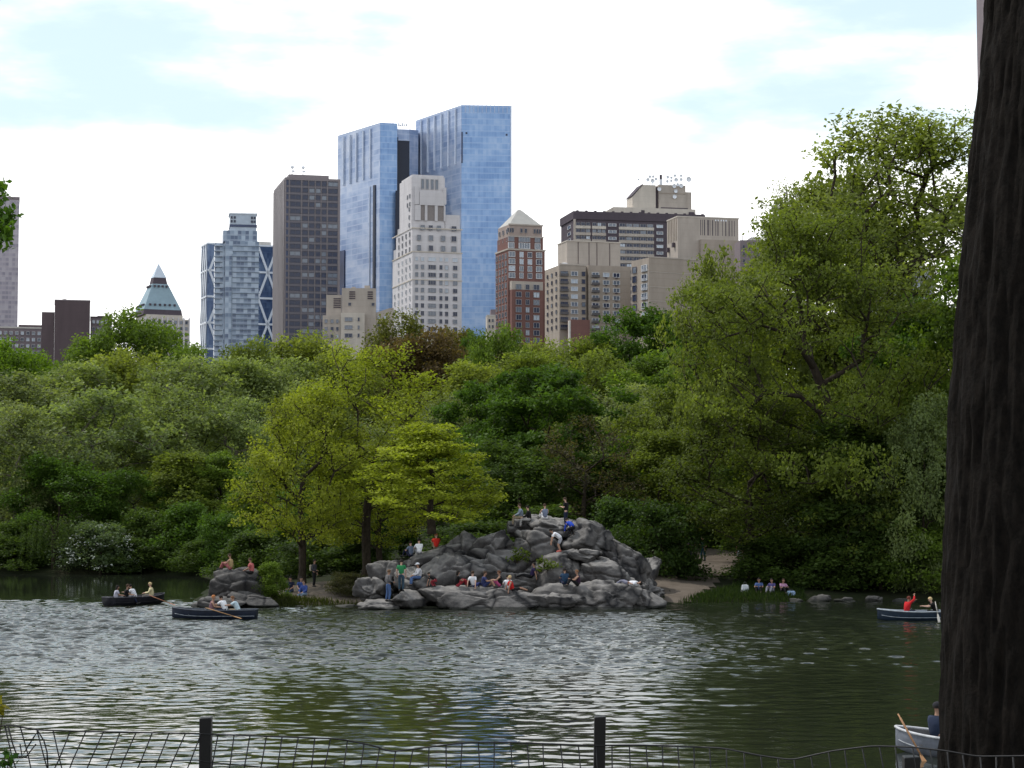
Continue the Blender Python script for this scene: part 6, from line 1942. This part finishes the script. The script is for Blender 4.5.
B = Bld('apartment_block', 'bluish grey block glimpsed through the pale giant tree', 862, 700, 5)
z = B.Z
B.box('wall', B.U(858), B.U(936), 0, 20, 0, z(268), simple('blue_grey_wall', (0.30, 0.30, 0.36), .8, var=.1, scale=.2))
B.box('parapet', B.U(858) - .2, B.U(936) + .2, -.25, 20, z(268), z(265), CONC)
B.grid([(x, x + 4) for x in np.arange(861, 932, 7.2)], rows(272, 10, 6.5, 5), mull=1, fr='l', wt=(2, 3, 3))
B.flush()
B = Bld('tower', 'tall pale brown tower just showing at the top left of the big trunk', 1000, 620, 0)
z = B.Z
B.box('wall', 0, B.U(1060), 0, 24, 0, z(-60), MBRICK)
B.box('corner_pier', -.3, 1.0, -.3, -.02, 0, z(-60), MBRICK)
B.grid([(x, x + 3) for x in (1004.5, 1012, 1020, 1028, 1036)], rows(-45, 21, 9, 6), mull=1, fr='l', wt=(2, 3, 2))
B.flush()
# ------------------------------------------------------------------ foreground
# big furrowed trunk at the right edge
def big_trunk():
    Y0 = 10.7
    zb = hz(2.75, Y0) - .25
    zt = 15.0
    nr, ns = 300, 240
    def prof(z):
        t = (z - 4.0)
        k = Y0 / F
        e0 = 948; 
        left = np.interp(z, [3.6, 4.3, 4.75, 5.6, 6.5, 7.2, 7.9, 8.4, 12], [931, 938, 942, 946, 955, 967, 980, 991, 1055])
        cx = np.interp(z, [3.6, 4.75, 8.4, 15], [2.76, 2.76, 2.93, 3.35])
        r = cx - (left - 512) * k
        return cx, min(max(r, .30), .62)
    V = np.zeros((nr, ns, 3))
    th = np.linspace(0, 2 * math.pi, ns, endpoint=False)
    for i in range(nr):
        z = zb + (zt - zb) * i / (nr - 1)
        cx, r = prof(z)
        for j in range(ns):
            a = th[j]
            c, s = math.cos(a), math.sin(a)
            w = mnoise.noise(Vector((c * 1.6, s * 1.6, z * .55))) * .7
            a2 = a + w * .16
            q = Vector((math.cos(a2) * 6.4, math.sin(a2) * 6.4, z * 1.25))
            rd = 1 - abs(mnoise.noise(q)) * 2.0
            rd2 = 1 - abs(mnoise.noise(q * 2.3 + Vector((9, 3, 1)))) * 2
            fine = mnoise.noise(Vector((c * 14, s * 14, z * 5)))
            pl = mnoise.voronoi(Vector((c * 3.4, s * 3.4, z * 1.6 + w)))[0]
            fine += min(.5, (pl[1] - pl[0]) * 2.2) * 2.6
            rr = r * (1 + .03 * mnoise.noise(Vector((c, s, z * .5)))) + .020 * rd + .013 * rd2 + .006 * fine - .012
            V[i, j] = (cx + c * rr, Y0 + s * rr * 1.0, z)
    i, j = np.meshgrid(np.arange(nr - 1), np.arange(ns), indexing='ij')
    j2 = (j + 1) % ns
    Q = np.stack([i * ns + j, i * ns + j2, (i + 1) * ns + j2, (i + 1) * ns + j], -1).reshape(-1, 4)
    t = tag(empty('tree', (0, 0, 0)), 'very dark furrowed tree trunk close by filling the right edge', 'tree')
    base = Vector((2.76, Y0, zb)); t.location = base
    V = V.reshape(-1, 3) - np.array(base)
    link('trunk', smooth(raw_mesh('trunk', V, Q)), FOREBARK, t)
    rg = np.random.default_rng(91)
    C = []; 
    for k in range(110):
        d = rg.normal(size=3); d /= np.linalg.norm(d)
        C.append((.9 + d[0] * 3.6, -1.2 + d[1] * 3.4, 10.2 + abs(d[2]) * 4.6))
    C = np.array(C)
    segs = skeleton(rg, [(.6 * (z - 8) / 8, -.1, z) for z in np.linspace(8, 13, 6)], .3, C, .02)
    link('branches', seg_mesh('branches', segs, BARK), None, t)
    o = link('crown', leaf_mesh('crown', C, np.full(len(C), .95), 95, .15, rg, .7), None, t); o.color = (.05, .1, .02, 1)
big_trunk()

# tree off the left edge whose leafy spray hangs into the picture
def side_tree():
    rg = np.random.default_rng(44)
    Y = 14.0
    c0 = P(-8, 216, Y)
    bx, by = -8.4, 15.0
    zb = hz(bx, by) - .2
    t = tag(empty('tree', (bx, by, zb)), 'leafy green spray of a nearby tree hanging in at the left edge', 'tree')
    o0 = Vector((bx, by, zb))
    C = []
    for px, py in [(-40, 190), (-28, 200), (-20, 216), (-6, 196), (-4, 214), (3, 222), (-10, 236), (-24, 240), (0, 204), (6, 226), (4, 240), (-60, 214), (-80, 230), (-50, 245), (-90, 195), (11, 215), (-2, 232), (-14, 190), (0, 187)]:
        C.append(tuple(P(px, py, Y + rg.normal() * .12) - o0))
    a = make_tree(51, H=8.0, W=7.0, nl=22, ncl=12, per=60, L=.12, clr=.5, low=.3, trunk_r=.2, twig=.012)
    link('trunk', a['trunk'], None, t)
    o = link('crown', a['crown'], None, t); o.color = (.08, .15, .028, 1)
    segs = skeleton(rg, [(.05 + 4.1 * q, -.9 * q, 3.4 + (C[2][2] - 3.5) * q + .25 * math.sin(q * 3.1)) for q in np.linspace(0, 1, 9)], .055, np.array(C), .005)
    link('limb', seg_mesh('limb', segs, BARK), None, t)
    me = leaf_mesh('foliage', np.array(C), np.full(len(C), .085), 30, .062, rg, .9, 0, None, None, .62)
    o = link('foliage', me, None, t); o.color = (.085, .17, .03, 1)
side_tree()

def sapling():
    rg = np.random.default_rng(12)
    Y = 9.4
    b = P(-14, 768, Y); zb = hz(b.x, b.y)
    t = tag(empty('sapling', (b.x, b.y, zb - .05)), 'small leafy sapling at the lower left corner by the wire fence', 'sapling')
    o0 = Vector((b.x, b.y, zb - .05))
    stems = MB()
    for nm, pts, cl in (('yellow', [(-2, 700), (0, 708), (3, 712)], (.22, .21, .02)), ('green', [(6, 752), (10, 757), (1, 762), (13, 761), (8, 764)], (.045, .11, .025))):
        C = np.array([tuple(P(x, y, Y) - o0) for x, y in pts])
        for c in C: stems.tube([(0, 0, 0), (c[0] * .4, c[1] * .4, c[2] * .65), tuple(c)], [.007, .005, .002], 5)
        me = leaf_mesh('leaves', C, np.full(len(C), .022), 3, .055, rg, .8, 0, None, None, .6)
        o = link('leaves', me, None, t); o.color = cl + (1,)
        if nm == 'yellow': o['label'] = 'yellow leaves at the top'
    stems.build('stem', BARK, t)
sapling()

# sagging wire fence with square steel posts
def fence():
    steel = simple('fence_steel', (0.0035, 0.0035, 0.004), .5, .3, .4, .2, 20)
    wire = simple('fence_wire', (0.008, 0.008, 0.009), .5, .2, .5, .2, 30)
    Y = 9.8
    def dep(px): return Y + .004 * max(0, px - 700) * -1.0 * .6
    b0 = P(206, 768, Y)
    root = tag(empty('wire_fence', (b0.x, b0.y, hz(b0.x, b0.y))), 'sagging dark wire fence on square black posts along the bottom edge', 'fence')
    o0 = Vector(root.location)
    for px, py, lean, w in ((206, 717, 0, .029), (600, 716, .03, .028), (911, 756, 0, .036), (-190, 722, 0, .029), (-584, 720, .02, .029), (-978, 722, 0, .029), (1180, 740, 0, .03)):
        Yp = dep(px) + .03
        top = P(px, py, Yp); z0 = hz(top.x, Yp) - .3
        m = MB()
        m.prism([(-w - lean * .7, -w, z0 - top.z), (w - lean * .7, -w, z0 - top.z), (w - lean * .7, w, z0 - top.z), (-w - lean * .7, w, z0 - top.z)],
                [(-w, -w, -.004), (w, -w, 0), (w, w, .002), (-w, w, 0)])
        o = m.build('post', steel, root, top - o0)
        bv = o.modifiers.new('Bevel', 'BEVEL'); bv.width = .005; bv.segments = 2
    TOPL = [(-980, 738), (-780, 752), (-584, 736), (-400, 744), (-190, 735), (-60, 729), (0, 726), (10, 725), (37, 730), (85, 731.5), (190, 733.5), (215, 734.5), (340, 739), (375, 746), (390, 752), (415, 749), (465, 742.5), (512, 742.5), (537, 743.5),
            (592, 745.5), (637, 745), (722, 748), (762, 756), (792, 760), (832, 751), (872, 746), (912, 747), (947, 751), (977, 756.5), (1024, 756), (1100, 750), (1180, 748)]
    tx = np.array([a for a, b in TOPL], float); ty = np.array([b for a, b in TOPL], float)
    xx = np.arange(-980, 1181, 3.0)
    yy = np.interp(xx, tx, ty)
    ker = np.array([1, 2, 3, 4, 3, 2, 1.0]); ker /= ker.sum()
    yy = np.convolve(np.pad(yy, 3, mode='edge'), ker, 'valid')
    def topy(px): return float(np.interp(px, xx, yy))
    rg = random.Random(3)
    m = MB()
    m.tube([P(x, y, dep(x)) - o0 for x, y in zip(xx, yy)], .0040, 5)
    k = Y / F
    for row, off in enumerate((30, 62, 94, 126)):
        pts = []
        for x in xx[::3]:
            pts.append(P(x - off * (.33 if x < 215 else .08), topy(x) + off - (3 if x < 215 else 0) + math.sin(x * .05 + row) * 1.3, dep(x)) - o0)
        m.tube(pts, .0030, 5)
    x = -976.0
    while x < 1178:
        sl = .42 if 60 < x < 215 else (.16 if x < 420 else .06 * math.sin(x * .02) - .10 * (x > 640))
        if x < 60: sl = -.25
        jit = rg.uniform(-1.5, 1.5)
        pts = [P(x, topy(x), dep(x)) - o0]
        for t in (.22, .5, .75, 1.0):
            pts.append(P(x - sl * 126 * t + math.sin(t * 5 + x) * 1.2 + jit * t, topy(x) + 126 * t, dep(x)) - o0)
        m.tube(pts, .0034, 5)
        x += 16.6 + rg.uniform(-1.2, 1.2)
    # sprung loops at the left end
    for pts in ([(20, 744), (22, 756), (27, 748), (34, 737), (38, 731), (44, 741), (47, 752), (48, 768)], [(8, 726), (13, 745), (18, 758), (26, 757), (36, 744)]):
        m.tube([P(a, b, Y - .01) - o0 for a, b in pts], .0038, 5)
    m.build('wire_mesh', wire, root, None, True)
fence()
SKY_OFF = (7.5998, 6.8216, 3.7851)
CLOUD = 1.4
# ------------------------------------------------------------------ daylight
SUN_AZ = R(-62)      # measured from straight ahead, negative to the left
SUN_EL = R(56)
sv = Vector((math.sin(SUN_AZ) * math.cos(SUN_EL), math.cos(SUN_AZ) * math.cos(SUN_EL), math.sin(SUN_EL)))
sun = bpy.data.lights.new('sun', 'SUN')
sun.energy = 2.5
sun.angle = R(0.6)
sun.color = (1.0, 0.955, 0.88)
so = bpy.data.objects.new('sun', sun); COL.objects.link(so)
so.rotation_euler = (-sv).to_track_quat('-Z', 'Y').to_euler()
so.location = (0, 0, 60)

wd = bpy.data.worlds.new('World'); SC.world = wd
wd.use_nodes = True
nt = wd.node_tree; nt.nodes.clear()
wo = nt.nodes.new('ShaderNodeOutputWorld')
sky = N(nt, 'ShaderNodeTexSky', sky_type='NISHITA')
sky.sun_disc = False
sky.sun_elevation = SUN_EL
sky.sun_rotation = SUN_AZ
sky.air_density = 1.0; sky.dust_density = 1.4; sky.ozone_density = 1.2
b1_ = N(nt, 'ShaderNodeBackground'); b1_.inputs[1].default_value = 0.13
L(nt, sky.outputs[0], b1_.inputs[0])
tc = N(nt, 'ShaderNodeTexCoord')
mp = N(nt, 'ShaderNodeMapping'); mp.inputs['Scale'].default_value = (1, 1, 3.4)
mp.inputs['Location'].default_value = SKY_OFF
L(nt, tc.outputs['Generated'], mp.inputs[0])
n1 = noise_tex(nt, mp.outputs[0], 4.2, 7, 0.55)
sp = N(nt, 'ShaderNodeSeparateXYZ'); L(nt, tc.outputs['Generated'], sp.inputs[0])
q = N(nt, 'ShaderNodeMapRange', interpolation_type='SMOOTHSTEP')
for i, vv in enumerate((0.118, 0.196, 0.32, 0.0)): q.inputs[i + 1].default_value = vv
L(nt, sp.outputs[2], q.inputs[0])
f = math_n(nt, 'ADD', n1, q.outputs[0])
q2 = N(nt, 'ShaderNodeMapRange', interpolation_type='SMOOTHSTEP')
for i, vv in enumerate((0.40, 0.64, 0.0, 1.0)): q2.inputs[i + 1].default_value = vv
L(nt, f, q2.inputs[0])
b2_ = N(nt, 'ShaderNodeBackground'); b2_.inputs[1].default_value = CLOUD
qh = N(nt, 'ShaderNodeMapRange', interpolation_type='SMOOTHSTEP')
for i, vv in enumerate((0.2, 0.42, CLOUD * 1.25, CLOUD)): qh.inputs[i + 1].default_value = vv
L(nt, sp.outputs[2], qh.inputs[0]); L(nt, qh.outputs[0], b2_.inputs[1])
n2 = noise_tex(nt, mp.outputs[0], 2.0, 4, 0.5)
L(nt, ramp(nt, q2.outputs[0], [(0.0, (0.485, 0.60, 0.66)), (0.9, (1, 1, 1))]), b2_.inputs[0])
ms = N(nt, 'ShaderNodeMixShader')
# near the horizon the gaps are veiled with thin white; overhead they are clear blue, mostly ahead of the camera
q3 = N(nt, 'ShaderNodeMapRange', interpolation_type='SMOOTHSTEP')
for i, vv in enumerate((0.24, 0.5, 0.82, 0.22)): q3.inputs[i + 1].default_value = vv
L(nt, sp.outputs[2], q3.inputs[0])
fin_ = math_n(nt, 'ADD', q3.outputs[0], math_n(nt, 'MULTIPLY', q2.outputs[0], math_n(nt, 'SUBTRACT', 1.0, q3.outputs[0])))
L(nt, fin_, ms.inputs[0]); L(nt, b1_.outputs[0], ms.inputs[1]); L(nt, b2_.outputs[0], ms.inputs[2])
L(nt, ms.outputs[0], wo.inputs[0])

SC.view_settings.view_transform = 'Standard'
SC.view_settings.look = 'None'
SC.view_settings.exposure = 0
SC.view_settings.gamma = 1
SC.render.engine = 'CYCLES'
SC.cycles.max_bounces = 6
SC.cycles.diffuse_bounces = 3
SC.cycles.glossy_bounces = 3
SC.cycles.transmission_bounces = 3
SC.cycles.use_denoising = True
SC.cycles.sample_clamp_indirect = 4
